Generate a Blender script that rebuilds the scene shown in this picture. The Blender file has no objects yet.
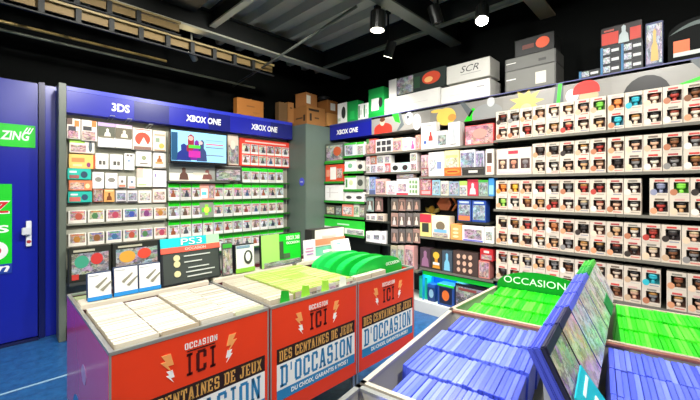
import bpy, bmesh, math, random
from mathutils import Vector, Matrix
random.seed(7)
SC = bpy.context.scene
COL = SC.collection
PI = math.pi
# ------------------------------------------------------------------ camera model (used to lay things out on the real planes of the shop)
EYE = 1.45
ANG = math.radians(44.2)
FWD = (math.cos(ANG), math.sin(ANG)); RGT = (math.sin(ANG), -math.cos(ANG))
FOC = 350.0
def dir_t(px): return (px - 350.0) / FOC
def on_a(px, py, Y):
    t = dir_t(px); d = Y / (FWD[1] + RGT[1] * t)
    return Vector((d * (FWD[0] + RGT[0] * t), Y, EYE + d * (188.0 - py) / FOC))
def on_b(px, py, X):
    t = dir_t(px); d = X / (FWD[0] + RGT[0] * t)
    return Vector((X, d * (FWD[1] + RGT[1] * t), EYE + d * (188.0 - py) / FOC))
# ------------------------------------------------------------------ colours and materials
def lin(h):
    h = h.lstrip('#')
    def f(c):
        c /= 255.0
        return c / 12.92 if c <= 0.04045 else ((c + 0.055) / 1.055) ** 2.4
    return tuple(f(int(h[i:i + 2], 16)) for i in (0, 2, 4)) + (1.0,)
_mats = {}
def M(h, rough=0.5, metal=0.0, emis=0.0, bump=0.0, spec=0.4):
    key = (h, rough, metal, emis, bump, spec)
    if key in _mats: return _mats[key]
    m = bpy.data.materials.new('paint_' + h.strip('#')); m.use_nodes = True
    nt = m.node_tree; b = nt.nodes['Principled BSDF']
    c = lin(h)
    b.inputs['Roughness'].default_value = rough; b.inputs['Metallic'].default_value = metal
    b.inputs['Specular IOR Level'].default_value = spec
    n = nt.nodes.new('ShaderNodeTexNoise'); n.inputs['Scale'].default_value = 9.0; n.inputs['Detail'].default_value = 3
    tc = nt.nodes.new('ShaderNodeTexCoord'); nt.links.new(tc.outputs['Object'], n.inputs['Vector'])
    mx = nt.nodes.new('ShaderNodeMix'); mx.data_type = 'RGBA'
    mx.inputs[6].default_value = tuple(v * 0.93 for v in c[:3]) + (1,); mx.inputs[7].default_value = tuple(min(1, v * 1.05) for v in c[:3]) + (1,)
    nt.links.new(n.outputs['Fac'], mx.inputs[0]); nt.links.new(mx.outputs[2], b.inputs['Base Color'])
    if bump:
        bp = nt.nodes.new('ShaderNodeBump'); bp.inputs['Strength'].default_value = bump
        nt.links.new(n.outputs['Fac'], bp.inputs['Height']); nt.links.new(bp.outputs['Normal'], b.inputs['Normal'])
    if emis:
        b.inputs['Emission Color'].default_value = c; b.inputs['Emission Strength'].default_value = emis
    _mats[key] = m
    return m
def object_colour_mat(name, art=0.0, rough=0.4, jitter=0.0, scale=4.0, dark=.38, sat=.65):
    m = bpy.data.materials.new(name); m.use_nodes = True
    nt = m.node_tree; b = nt.nodes['Principled BSDF']; b.inputs['Roughness'].default_value = rough
    b.inputs['Specular IOR Level'].default_value = 0.35
    oi = nt.nodes.new('ShaderNodeObjectInfo'); out = oi.outputs['Color']
    if jitter:
        hs = nt.nodes.new('ShaderNodeHueSaturation'); mr = nt.nodes.new('ShaderNodeMapRange')
        mr.inputs[3].default_value = 1 - jitter; mr.inputs[4].default_value = 1 + jitter
        nt.links.new(oi.outputs['Random'], mr.inputs[0]); nt.links.new(mr.outputs[0], hs.inputs['Value'])
        nt.links.new(out, hs.inputs['Color']); out = hs.outputs['Color']
    if art:
        tc = nt.nodes.new('ShaderNodeTexCoord'); mp = nt.nodes.new('ShaderNodeMapping')
        cx = nt.nodes.new('ShaderNodeMath'); cx.operation = 'MULTIPLY'; cx.inputs[1].default_value = 57.0
        nt.links.new(oi.outputs['Random'], cx.inputs[0]); nt.links.new(cx.outputs[0], mp.inputs['Location'])
        nt.links.new(tc.outputs['Generated'], mp.inputs['Vector'])
        for k, (s, f) in enumerate(((scale, art), (scale * 3.1, art * 0.6))):
            v = nt.nodes.new('ShaderNodeTexVoronoi'); v.inputs['Scale'].default_value = s
            nz = nt.nodes.new('ShaderNodeTexNoise'); nz.inputs['Scale'].default_value = s * 1.3
            nt.links.new(mp.outputs['Vector'], nz.inputs['Vector'])
            am = nt.nodes.new('ShaderNodeVectorMath'); am.operation = 'MULTIPLY_ADD'; am.inputs[1].default_value = (0.35,) * 3
            nt.links.new(nz.outputs['Color'], am.inputs[0]); nt.links.new(mp.outputs['Vector'], am.inputs[2])
            nt.links.new(am.outputs[0], v.inputs['Vector'])
            ds = nt.nodes.new('ShaderNodeHueSaturation'); ds.inputs['Saturation'].default_value = sat if k == 0 else sat * .6; ds.inputs['Value'].default_value = .78
            nt.links.new(v.outputs['Color'], ds.inputs['Color'])
            mx = nt.nodes.new('ShaderNodeMix'); mx.data_type = 'RGBA'; mx.inputs[0].default_value = f
            nt.links.new(out, mx.inputs[6]); nt.links.new(ds.outputs['Color'], mx.inputs[7]); out = mx.outputs[2]
        v = nt.nodes.new('ShaderNodeTexVoronoi'); v.inputs['Scale'].default_value = scale * 1.7; nt.links.new(am.outputs[0], v.inputs['Vector'])
        sp = nt.nodes.new('ShaderNodeSeparateColor'); nt.links.new(v.outputs['Color'], sp.inputs[0])
        mr = nt.nodes.new('ShaderNodeMapRange'); mr.inputs[1].default_value = .15; mr.inputs[2].default_value = .75; mr.inputs[3].default_value = dark; mr.inputs[4].default_value = 1.2
        nt.links.new(sp.outputs[1], mr.inputs[0])
        vm = nt.nodes.new('ShaderNodeVectorMath'); vm.operation = 'SCALE'; nt.links.new(out, vm.inputs[0]); nt.links.new(mr.outputs[0], vm.inputs['Scale']); out = vm.outputs[0]
    nt.links.new(out, b.inputs['Base Color'])
    return m
OC = object_colour_mat('object_tint')
ART = object_colour_mat('printed_art', art=0.42)
ARTP = object_colour_mat('pale_printed_art', art=0.4, dark=.6, sat=.9, rough=.2)
PLA = object_colour_mat('case_plastic', jitter=0.13, rough=0.3)
# ------------------------------------------------------------------ mesh builder
class MB:
    def __init__(s): s.v = []; s.f = []; s.m = []; s.mats = []
    def mi(s, mat):
        if mat not in s.mats: s.mats.append(mat)
        return s.mats.index(mat)
    def face(s, pts, mat):
        n = len(s.v); s.v += [tuple(p) for p in pts]; s.f.append(tuple(range(n, n + len(pts)))); s.m.append(s.mi(mat)); return s
    def box(s, x0, y0, z0, x1, y1, z1, mat, T=None, front=None):
        p = [Vector(q) for q in ((x0, y0, z0), (x1, y0, z0), (x1, y1, z0), (x0, y1, z0), (x0, y0, z1), (x1, y0, z1), (x1, y1, z1), (x0, y1, z1))]
        if T is not None: p = [T @ q for q in p]
        n = len(s.v); s.v += [tuple(q) for q in p]
        for k, q in enumerate(((0, 1, 5, 4), (1, 2, 6, 5), (2, 3, 7, 6), (3, 0, 4, 7), (4, 5, 6, 7), (3, 2, 1, 0))):
            s.f.append(tuple(n + i for i in q)); s.m.append(s.mi(front if (front and k == 0) else mat))
        return s
    def prism(s, pts, axis, a, b, mat):
        # pts: 2-D outline, counter-clockwise; axis 'z' extrudes (x,y), 'y' extrudes (x,z), 'x' extrudes (y,z)
        def P(q, h): return {'z': (q[0], q[1], h), 'y': (q[0], h, q[1]), 'x': (h, q[0], q[1])}[axis]
        n = len(s.v); k = len(pts); s.v += [P(q, a) for q in pts] + [P(q, b) for q in pts]; i = s.mi(mat)
        s.f.append(tuple(n + j for j in range(k))); s.m.append(i)
        s.f.append(tuple(n + k + j for j in reversed(range(k)))); s.m.append(i)
        for j in range(k):
            s.f.append((n + j, n + (j + 1) % k, n + k + (j + 1) % k, n + k + j)); s.m.append(i)
        return s
    def cyl(s, p0, p1, r0, mat, r1=None, n=16):
        p0, p1 = Vector(p0), Vector(p1); r1 = r0 if r1 is None else r1
        d = (p1 - p0).normalized(); a = d.orthogonal().normalized(); b = d.cross(a); o = len(s.v); i = s.mi(mat)
        for p, r in ((p0, r0), (p1, r1)):
            for k in range(n): s.v.append(tuple(p + (a * math.cos(2 * PI * k / n) + b * math.sin(2 * PI * k / n)) * r))
        for k in range(n):
            s.f.append((o + k, o + (k + 1) % n, o + n + (k + 1) % n, o + n + k)); s.m.append(i)
        s.f.append(tuple(o + k for k in reversed(range(n)))); s.m.append(i); s.f.append(tuple(o + n + k for k in range(n))); s.m.append(i)
        return s
    def ell(s, c, r, mat, nu=12, nv=8, e=1.0):
        o = len(s.v); i = s.mi(mat)
        def pw(v): return math.copysign(abs(v) ** e, v)
        for a in range(nv + 1):
            th = PI * a / nv - PI / 2
            for b in range(nu):
                ph = 2 * PI * b / nu
                s.v.append((c[0] + r[0] * pw(math.cos(th)) * pw(math.cos(ph)), c[1] + r[1] * pw(math.cos(th)) * pw(math.sin(ph)), c[2] + r[2] * pw(math.sin(th))))
        for a in range(nv):
            for b in range(nu):
                s.f.append((o + a * nu + b, o + a * nu + (b + 1) % nu, o + (a + 1) * nu + (b + 1) % nu, o + (a + 1) * nu + b)); s.m.append(i)
        return s
    def data(s, name, bev=0.0, smooth=False):
        me = bpy.data.meshes.new(name); me.from_pydata(s.v, [], s.f)
        for m in s.mats: me.materials.append(m)
        me.polygons.foreach_set('material_index', s.m)
        bm = bmesh.new(); bm.from_mesh(me)
        bmesh.ops.recalc_face_normals(bm, faces=bm.faces)
        if bev: bmesh.ops.bevel(bm, geom=list(bm.edges), offset=bev, segments=2, affect='EDGES', clamp_overlap=True)
        bm.to_mesh(me); bm.free()
        if smooth: me.polygons.foreach_set('use_smooth', [True] * len(me.polygons))
        me.update(); return me
    def build(s, name, parent=None, bev=0.0, smooth=False, loc=None, rz=0.0, color=None):
        return link(name, s.data(name, bev, smooth), parent, loc, rz, color)
def link(name, data, parent=None, loc=None, rz=0.0, color=None):
    o = bpy.data.objects.new(name, data); COL.objects.link(o)
    if parent is not None: o.parent = parent
    if loc is not None: o.location = loc
    if rz: o.rotation_euler = (0, 0, rz)
    if color: o.color = lin(color)
    return o
_labels = {}
def tag(o, label, cat, group=None, kind=None):
    o['label'] = label; o['category'] = cat
    if group: o['group'] = group
    if kind: o['kind'] = kind
    return o
def thing(name, label, cat, loc=(0, 0, 0), rz=0.0, group=None):
    return tag(link(name, None, None, loc, rz), label, cat, group)
def struct(o): o['kind'] = 'structure'; return o
def copy_thing(o, loc, rz=None, kids=True):
    c = o.copy(); COL.objects.link(c); c.location = loc
    if rz is not None: c.rotation_euler = (0, 0, rz)
    out = [c]
    if kids:
        for ch in o.children:
            d = ch.copy(); COL.objects.link(d); d.parent = c; out.append(d)
    return out
# ------------------------------------------------------------------ lettering
def font_data(s, w, h, mat, weight=0.0, shear=0.0, thick=0.0008):
    cu = bpy.data.curves.new('lettering', 'FONT'); cu.body = s; cu.size = 1.0; cu.offset = weight; cu.shear = shear
    cu.extrude = 0.01; cu.resolution_u = 3
    tmp = bpy.data.objects.new('tmp', cu); COL.objects.link(tmp)
    dg = bpy.context.evaluated_depsgraph_get(); me = bpy.data.meshes.new_from_object(tmp.evaluated_get(dg))
    bpy.data.objects.remove(tmp)
    xs = [v.co.x for v in me.vertices]; ys = [v.co.y for v in me.vertices]; zs = [v.co.z for v in me.vertices]
    sx = (w / (max(xs) - min(xs))) if w else h / (max(ys) - min(ys)); sy = h / (max(ys) - min(ys))
    cx, cy = (max(xs) + min(xs)) / 2, (max(ys) + min(ys)) / 2
    for v in me.vertices:
        x, y, z = v.co
        v.co = ((x - cx) * sx, -thick if z > 0 else 0.0, (y - cy) * sy)   # stands upright, reads from -y
    me.materials.clear(); me.materials.append(mat); me.update()
    return me
V, Hh = 0.27, 0.13
def _r(x0, y0, x1, y1): return [(x0, y0), (x1, y0), (x1, y1), (x0, y1)]
SLAB = {
 'I': [_r(.36, 0, .64, 1), _r(.16, .88, .84, 1), _r(.16, 0, .84, .12)],
 'C': [_r(.05, .1, .33, .9), _r(.16, .87, .84, 1), _r(.16, 0, .84, .13), _r(.66, .62, .93, .92), _r(.66, .08, .93, .32)],
 'O': [_r(.05, .1, .33, .9), _r(.16, .87, .84, 1), _r(.16, 0, .84, .13), _r(.67, .1, .95, .9)],
 'D': [_r(.12, 0, .38, 1), _r(0, .88, .82, 1), _r(0, 0, .82, .12), _r(.68, .09, .95, .91)],
 'E': [_r(.1, 0, .38, 1), _r(0, .88, .9, 1), _r(0, 0, .9, .12), _r(.3, .44, .68, .56), _r(.72, .7, .9, .9), _r(.72, .1, .9, .3)],
 'S': [_r(.06, .52, .33, .92), _r(.16, .87, .84, 1), _r(.16, 0, .84, .13), _r(.14, .43, .86, .57), _r(.67, .08, .94, .5), _r(.68, .68, .92, .9), _r(.06, .1, .3, .32)],
 'N': [_r(.08, 0, .3, 1), _r(.7, 0, .92, 1), [(.08, 1), (.34, 1), (.92, 0), (.66, 0)][::-1], _r(0, 0, .38, .1), _r(.6, .9, 1, 1)],
 'T': [_r(.36, 0, .64, 1), _r(.02, .87, .98, 1), _r(.2, 0, .8, .12), _r(.02, .66, .18, .9), _r(.82, .66, .98, .9)],
 'A': [[(.06, 0), (.3, 0), (.58, 1), (.36, 1)], [(.68, 0), (.96, 0), (.66, 1), (.4, 1)], _r(.24, .26, .76, .38), _r(0, 0, .4, .1), _r(.58, 0, 1, .1)],
 'M': [_r(.05, 0, .27, 1), _r(.73, 0, .95, 1), [(.05, 1), (.45, .2), (.58, .2), (.3, 1)], [(.42, .2), (.55, .2), (.95, 1), (.7, 1)], _r(0, 0, .34, .1), _r(.66, 0, 1, .1)],
 'J': [_r(.5, .1, .78, 1), _r(.34, .88, .95, 1), _r(.12, 0, .68, .13), _r(.04, .08, .28, .34)],
 'U': [_r(.08, .1, .34, 1), _r(.66, .1, .92, 1), _r(.18, 0, .82, .13), _r(0, .9, .42, 1), _r(.58, .9, 1, 1)],
 'X': [[(.02, 0), (.3, 0), (.98, 1), (.7, 1)], [(.7, 0), (.98, 0), (.3, 1), (.02, 1)], _r(0, 0, .36, .09), _r(.64, 0, 1, .09), _r(0, .91, .36, 1), _r(.64, .91, 1, 1)],
 "'": [_r(.3, .62, .62, 1)],
}
def slab_data(s, w, h, mat, thick=0.0008):
    adv = {'I': .72, "'": .5, ' ': .5, 'M': 1.2}
    tot = sum(adv.get(c, 1.0) + .14 for c in s) - .14; u = w / tot; x = -w / 2; mb = MB()
    for c in s:
        a = adv.get(c, 1.0)
        for poly in SLAB.get(c, []):
            mb.prism([(x + q[0] * a * u, (q[1] - .5) * h) for q in poly], 'y', -thick, 0, mat)
        x += (a + .14) * u
    return mb.data('lettering')
def ellipse(cx, cz, rx, rz_, n=20): return [(cx + rx * math.cos(2 * PI * k / n), cz + rz_ * math.sin(2 * PI * k / n)) for k in range(n)]
# ------------------------------------------------------------------ the general printed carton: front face at local y=0, x to the viewer's right, bottom at z=0
PN = {'r': 'printed_panel', 'o': 'printed_disc', 't': 'printed_shape', 'a': 'cover_art', 's': 'printed_figure', 'h': 'printed_shape'}
def shape_pts(k, u, v, w, h, W, H):
    x0, z0, ww, hh = u * W, v * H, w * W, h * H
    if k in 'ra': return [(x0, z0), (x0 + ww, z0), (x0 + ww, z0 + hh), (x0, z0 + hh)]
    if k == 'o': return ellipse(x0 + ww / 2, z0 + hh / 2, ww / 2, hh / 2)
    if k == 't': return [(x0, z0), (x0 + ww, z0), (x0 + ww / 2, z0 + hh)]
    if k == 'h': return ellipse(x0 + ww / 2, z0 + hh / 2, ww / 2, hh / 2, 6)
    if k == 's': return [(x0, z0), (x0 + ww, z0), (x0 + ww * .9, z0 + hh * .45), (x0 + ww * .68, z0 + hh * .6), (x0 + ww * .7, z0 + hh * .9), (x0 + ww * .5, z0 + hh),
                         (x0 + ww * .3, z0 + hh * .9), (x0 + ww * .32, z0 + hh * .6), (x0 + ww * .1, z0 + hh * .45)]
def prints(root, W, H, ps, y=0.0, art=None):
    for i, p in enumerate(ps):
        k, u, v, w, h, c = p[:6]
        y1 = y - 0.0012 * (i + 1)
        mb = MB().prism(shape_pts(k, u, v, w, h, W, H), 'y', y1, y, (art or ART) if k == 'a' else M(c))
        mb.build(PN[k] if len(p) < 7 else p[6], root, color=c)
def carton(name, label, cat, loc, rz, W, H, D, col, ps=(), group=None, side=None, bev=0.003, tilt=0.0, art=None):
    mb = MB().box(0, 0, 0, W, D, H, M(side or col))
    if tilt < 0: loc = (loc[0], loc[1], loc[2] + D * math.sin(-tilt) + .0004)
    o = mb.build(name, None, bev=min(bev, D / 4, W / 4, H / 4), loc=loc)
    if side and side != col: ps = [('r', .03, .03, .94, .94, col, 'front_face')] + list(ps)
    o.rotation_euler = (tilt, 0, rz)
    tag(o, label, cat, group); prints(o, W, H, ps, art=art)
    return o
def item_a(name, label, cat, x0, y0, x1, y1, D, col, ps=(), group=None, Y=4.30, side=None, z=None, tilt=0.0, hgt=None):
    xm = (x0 + x1) / 2; a, b = on_a(x0, 0, Y), on_a(x1, 0, Y); zb = on_a(xm, y1, Y).z if z is None else z; zt = on_a(xm, y0, Y).z
    return carton(name, label, cat, (a.x, Y, zb), 0, b.x - a.x, hgt or zt - zb, D, col, ps, group, side, tilt=tilt)
def item_b(name, label, cat, x0, y0, x1, y1, D, col, ps=(), group=None, X=3.53, side=None, z=None, tilt=0.0):
    xm = (x0 + x1) / 2; a, b = on_b(x0, 0, X), on_b(x1, 0, X); zb = on_b(xm, y1, X).z if z is None else z; zt = on_b(xm, y0, X).z
    return carton(name, label, cat, (X, a.y, zb), -PI / 2, a.y - b.y, zt - zb, D, col, ps, group, side, tilt=tilt)
ORD = ['first', 'second', 'third', 'fourth', 'fifth', 'sixth', 'seventh', 'eighth', 'ninth', 'tenth', 'eleventh', 'twelfth', 'thirteenth', 'fourteenth', 'fifteenth', 'sixteenth', 'seventeenth', 'eighteenth']
# ================================================================== camera, light, room
cam = bpy.data.cameras.new('camera'); cam.lens = 18; cam.sensor_width = 36; cam.shift_y = -12 / 700; cam.clip_start = 0.02
co = bpy.data.objects.new('camera', cam); COL.objects.link(co); co.location = (0, 0, EYE); co.rotation_euler = (PI / 2, 0, ANG - PI / 2); SC.camera = co
SC.view_settings.view_transform = 'Standard'; SC.view_settings.look = 'None'; SC.view_settings.gamma = 1; SC.view_settings.use_curve_mapping = False
SC.view_settings.exposure = -0.68
w = bpy.data.worlds.new('world'); SC.world = w; w.use_nodes = True
w.node_tree.nodes['Background'].inputs[0].default_value = (1, 0.98, 0.95, 1); w.node_tree.nodes['Background'].inputs[1].default_value = 0.12
def floor_mat():
    m = bpy.data.materials.new('blue_floor'); m.use_nodes = True; nt = m.node_tree; b = nt.nodes['Principled BSDF']; b.inputs['Roughness'].default_value = 0.35
    n = nt.nodes.new('ShaderNodeTexNoise'); n.inputs['Scale'].default_value = 14; n.inputs['Detail'].default_value = 8; n.inputs['Roughness'].default_value = .75
    r = nt.nodes.new('ShaderNodeValToRGB'); r.color_ramp.elements[0].position = .3; r.color_ramp.elements[1].position = .75
    r.color_ramp.elements[0].color = lin('#0d3566'); r.color_ramp.elements[1].color = lin('#2a6ba6')
    tc = nt.nodes.new('ShaderNodeTexCoord'); nt.links.new(tc.outputs['Object'], n.inputs['Vector']); nt.links.new(n.outputs['Fac'], r.inputs[0]); nt.links.new(r.outputs[0], b.inputs['Base Color'])
    return m
X0, X1, Y0, Y1, ZC = -2.2, 4.0, -2.4, 4.75, 3.55
struct(MB().box(X0, Y0, -.1, X1, Y1, 0, floor_mat()).build('floor'))
WALLM = M('#070908', .9, spec=.1)
struct(MB().box(X0, Y1, 0, X1, Y1 + .1, ZC, WALLM).build('wall_back'))
struct(MB().box(X1, Y0, 0, X1 + .1, Y1, ZC, WALLM).build('wall_side'))
# seam line in the floor
struct(MB().box(X0, 3.455, .0005, .9, 3.475, .003, M('#8fb2c8', .4)).build('trim_1'))
# corrugated steel deck ceiling, ribs running along y
cm = M('#aeac9c', .55, .3); mb = MB(); pts = []
x = X0
while x < X1:
    pts += [(x, ZC), (x + .17, ZC), (x + .2, ZC - .09), (x + .27, ZC - .09)]; x += .3
prof = pts + [(X1 + .1, ZC), (X1 + .1, ZC + .05), (X0, ZC + .05)]
mb.prism(prof, 'y', Y0, Y1, cm); struct(mb.build('ceiling'))
DARK = M('#0d110e', .6); STEEL = M('#6f7468', .4, .3); PALE = M('#b9b7a0', .45)
def beam(name, label, x0, x1, y0, y1, z0, z1, flange=.0, web=DARK, fl=STEEL):
    t = thing(name, label, 'beam', ((x0 + x1) / 2, (y0 + y1) / 2, z0)); cx, cy = t.location[0], t.location[1]
    long_x = (x1 - x0) > (y1 - y0)
    a, b, c, d = x0 - cx, x1 - cx, y0 - cy, y1 - cy; H = z1 - z0
    if long_x: MB().box(a, c * .3, .02, b, d * .3, H - .02, web).build('beam_web', t)
    else: MB().box(a * .3, c, .02, b * .3, d, H - .02, web).build('beam_web', t)
    MB().box(a, c, 0, b, d, .02, fl).build('lower_flange', t); MB().box(a, c, H - .02, b, d, H, web).build('upper_flange', t)
    return t
beam('ceiling_beam', 'long dark steel beam above the display wall under the deck', X0, X1, 3.88, 4.02, 3.2, 3.46, fl=M('#a3a392', .4))
beam('ceiling_beam', 'deep dark steel beam crossing above the hanging round spotlight', 1.6, X1, 2.0, 2.14, 3.2, 3.46)
beam('ceiling_beam', 'broad brownish steel beam beside the brightest spotlight', 1.2, X1, .98, 1.12, 3.2, 3.46, fl=M('#84775f', .5))
beam('ceiling_beam', 'thin pale steel beam running over the boxed figures wall', 3.42, 3.48, -1.2, 3.88, 3.22, 3.46, fl=STEEL)
beam('ceiling_beam', 'short pale steel beam meeting the long beam at mid ceiling', 1.72, 1.79, 1.9, 3.88, 3.27, 3.46, fl=PALE)
struct(MB().box(X0, 2.3, 3.36, 1.55, 3.86, 3.44, DARK).build('trim_2'))
# lattice girder with pale boards seen between its brackets
for (zz, yy, xa, L, lab) in ((2.86, 3.76, -.5, 3.0, 'lower lattice girder with pale boards between dark brackets'), (3.05, 3.84, -.5, 1.9, 'upper lattice girder with pale boards between dark brackets')):
    t = thing('ceiling_girder', lab, 'girder', (xa, yy, zz))
    MB().box(0, .0, 0, L, .03, .012, DARK).build('lower_chord', t); MB().box(0, 0, .125, L, .03, .145, M('#7d6d44', .5)).build('upper_chord', t)
    MB().box(0, .05, .06, L, .065, .13, M('#6e5a32', .6)).build('board', t)
    for k in range(int(L / .24)):
        MB().box(.05 + .24 * k, .0, .01, .09 + .24 * k, .055, .13, DARK).build('bracket', t)
for (yy, zz, x1, lab, c) in ((4.12, 2.84, 1.35, 'upper thin conduit pipe above the blue header', '#7d6b3e'), (4.4, 2.86, 2.6, 'lower thin conduit pipe above the blue header', '#6b7060')):
    tag(MB().cyl((X0, yy, zz), (x1, yy, zz), .014, M(c, .4, .4), n=8).build('ceiling_conduit', smooth=True), lab, 'pipe')
tag(MB().cyl((2.35, 4.55, 2.86), (2.35, 2.2, 3.12), .014, M('#5d6158', .4, .4), n=8).build('ceiling_conduit', smooth=True), 'sloping conduit pipe above the corner cartons', 'pipe')
# ------------------------------------------------------------------ spotlights: modelled heads, with a spot lamp in each
def spot(loc, aim, energy, label, body='#141613', r=.055, L=.16, size=1.9, col=(1, .97, .92), glow=14, ztop=3.46, blend=.6):
    t = thing('ceiling_spotlight', label, 'spotlight', loc, group='track spotlights'); d = (Vector(aim) - Vector(loc)).normalized()
    b = M(body, .35, .2)
    MB().cyl((0, 0, .03), (0, 0, ztop - loc[2]), .012, b, n=8).build('stem', t)
    MB().cyl(-d * L + Vector((0, 0, 0)), d * .01, r, b).build('lamp_head', t)
    MB().cyl(d * .011, d * .014, r * .86, M('#fff6e0', .3, 0, glow) if energy else M('#3c3e3a', .2)).build('lamp_lens', t)
    MB().box(-.03, -.02, ztop - loc[2] - .03, .03, .02, ztop - loc[2], b).build('mounting_plate', t)
    if energy:
        l = bpy.data.lights.new('spot_lamp', 'SPOT'); l.energy = energy; l.spot_size = size; l.spot_blend = blend; l.shadow_soft_size = .09; l.color = col
        o = bpy.data.objects.new('spot_lamp', l); COL.objects.link(o); o.location = Vector(loc) + d * .03; o.rotation_euler = d.to_track_quat('-Z', 'Y').to_euler()
    return t
spot((2.6, 2.16, 2.98), (2.55, 2.3, 0), 260, 'round spotlight facing down beneath the deep dark beam', r=.075, ztop=3.2)
spot((3.15, 2.46, 2.95), (3.3, 3.2, 1.4), 190, 'black cylinder spotlight hanging above the white console cartons')
spot((3.12, 1.36, 2.98), (2.1, 1.0, .9), 240, 'brightest spotlight facing the room beside the brownish beam', r=.06, glow=160)
spot((3.1, 1.8, 3.1), (3.6, 1.5, 1.4), 0, 'dim unlit ring spotlight close to the brightest one', glow=.25, r=.06)
spot((1.61, 4.1, 3.0), (1.2, 3.7, 3.3), 6, 'small silver spotlight clamped to the lattice girder', body='#888a80', r=.035, L=.1, col=(1, .8, .45), glow=1, size=2.6)
for (l, a, e, lab) in (
    ((.7, 2.4, 3.1), (.7, 4.4, 1.5), 300, 'spotlight aimed at the handheld games bay'), ((1.75, 2.3, 3.1), (2.2, 4.4, 1.5), 300, 'spotlight aimed at the console games bay'),
    ((1.75, 1.6, 3.1), (3.6, 1.9, 1.35), 250, 'spotlight aimed at the middle wall shelves'), ((1.8, .3, 3.1), (3.6, .7, 1.35), 235, 'spotlight aimed at the figure boxes'),
    ((1.8, -.7, 3.1), (3.6, -.1, 1.35), 215, 'spotlight aimed at the far figure boxes'), ((.35, .35, 3.1), (.75, 2.0, .8), 260, 'spotlight aimed at the red bins'),
    ((.9, -.5, 3.1), (1.4, .2, .9), 300, 'spotlight aimed at the blue cases'), ((-.5, 2.2, 3.05), (-.3, 4.4, 1.3), 70, 'spotlight aimed at the blue door'), ((1.5, .9, 3.1), (1.5, 1.6, .8), 170, 'spotlight aimed between the bins'), ((-1.5, 1.3, 2.9), (.3, 1.85, .5), 480, 'unseen spotlight added to brighten the flank of the first red bin')):  # flank spotlight is added out of view to brighten the first bin's side panel
    spot(l, a, e, lab, glow=8)
# ------------------------------------------------------------------ blue door wall at the far side
BL = M('#16229a', .28); BL2 = M('#0c1454', .35)
d0 = -1.9; xd = on_a(38, 0, 4.5).x
dr = struct(link('door_1', None, None, (0, 4.5, 0)))
MB().box(-1.2, .02, .02, xd, .06, 2.46, BL).build('door_leaf', dr, bev=.004)
MB().box(xd + .005, -.01, 0, xd + .05, .06, 2.47, BL2).build('door_frame', dr, bev=.004)
h0, h1 = on_a(26, 221, 4.5), on_a(31.5, 246, 4.5)
hd = MB().box(h0.x, -.012, h1.z, h1.x, .02, h0.z, M('#dfe2e6', .3)).build('handle_plate', dr, bev=.004)
MB().box(on_a(21.5, 0, 4.5).x, -.05, h0.z - .13, h0.x + .03, -.012, h0.z - .06, M('#d3d7dc', .3)).build('lever', hd, bev=.006)
MB().prism(ellipse((h0.x + h1.x) / 2, h1.z + .045, .016, .016), 'y', -.014, -.012, M('#a83a3a')).build('lock', hd)
struct(MB().box(xd + .05, 4.5, 0, on_a(61.5, 0, 4.45).x, 4.56, 2.45, BL).build('wall_panel', bev=.006))
struct(MB().box(-2.2, 4.46, 0, xd + .0, 4.5, .02, M('#0d1440')).build('baseboard_back'))
# green stickers on the door
GR = M('#19d22a', .4)
def door_sign(label, xr, y0, y1, W):
    p, q = on_a(xr, y0, 4.5), on_a(xr, y1, 4.5)
    t = tag(MB().box(-W, -.003, 0, 0, 0, p.z - q.z, GR).build('door_sign', loc=(p.x, 4.516, q.z)), label, 'sign'); return t, W, p.z - q.z
t, W, H = door_sign('green sticker with white slanted lettering high on the blue door', 35.5, 126, 148, .62)
link('lettering', font_data('ZING', .2, .085, M('#f4fff4'), .03, .2), t, (-.14, -.0035, H * .5))
mb = MB()
for k in range(3): mb.prism([(-.09 + .022 * k, H * .62), (-.08 + .022 * k, H * .62), (-.05 + .02 * k, H * .9), (-.06 + .02 * k, H * .9)], 'y', -.0045, -.003, M('#f4fff4'))
mb.build('burst_mark', t)
t, W, H = door_sign('tall green sticker with red and white letters low on the blue door', 12, 184, 273, .5)
link('lettering', font_data('Z', .13, .12, M('#ffffff'), .03), t, (-.075, -.0035, H * .74)); link('lettering', font_data('Z', .11, .1, M('#d6202a'), .02), t, (-.075, -.0055, H * .74))
link('lettering', font_data('S', .08, .07, M('#f4fff4'), .03), t, (-.06, -.0035, H * .5))
MB().prism(ellipse(-.1, H * .26, .075, .085), 'y', -.005, -.003, M('#f2f2ee')).build('round_mark', t); MB().prism(ellipse(-.1, H * .26, .03, .035), 'y', -.0065, -.005, M('#c43b36')).build('round_mark', t)
MB().box(-W, -.005, .0, 0, -.003, .09, M('#1c3f9c')).build('printed_panel', t); link('lettering', font_data('n', .09, .055, M('#ffffff'), .02, .3), t, (-.06, -.0055, .045))
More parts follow.
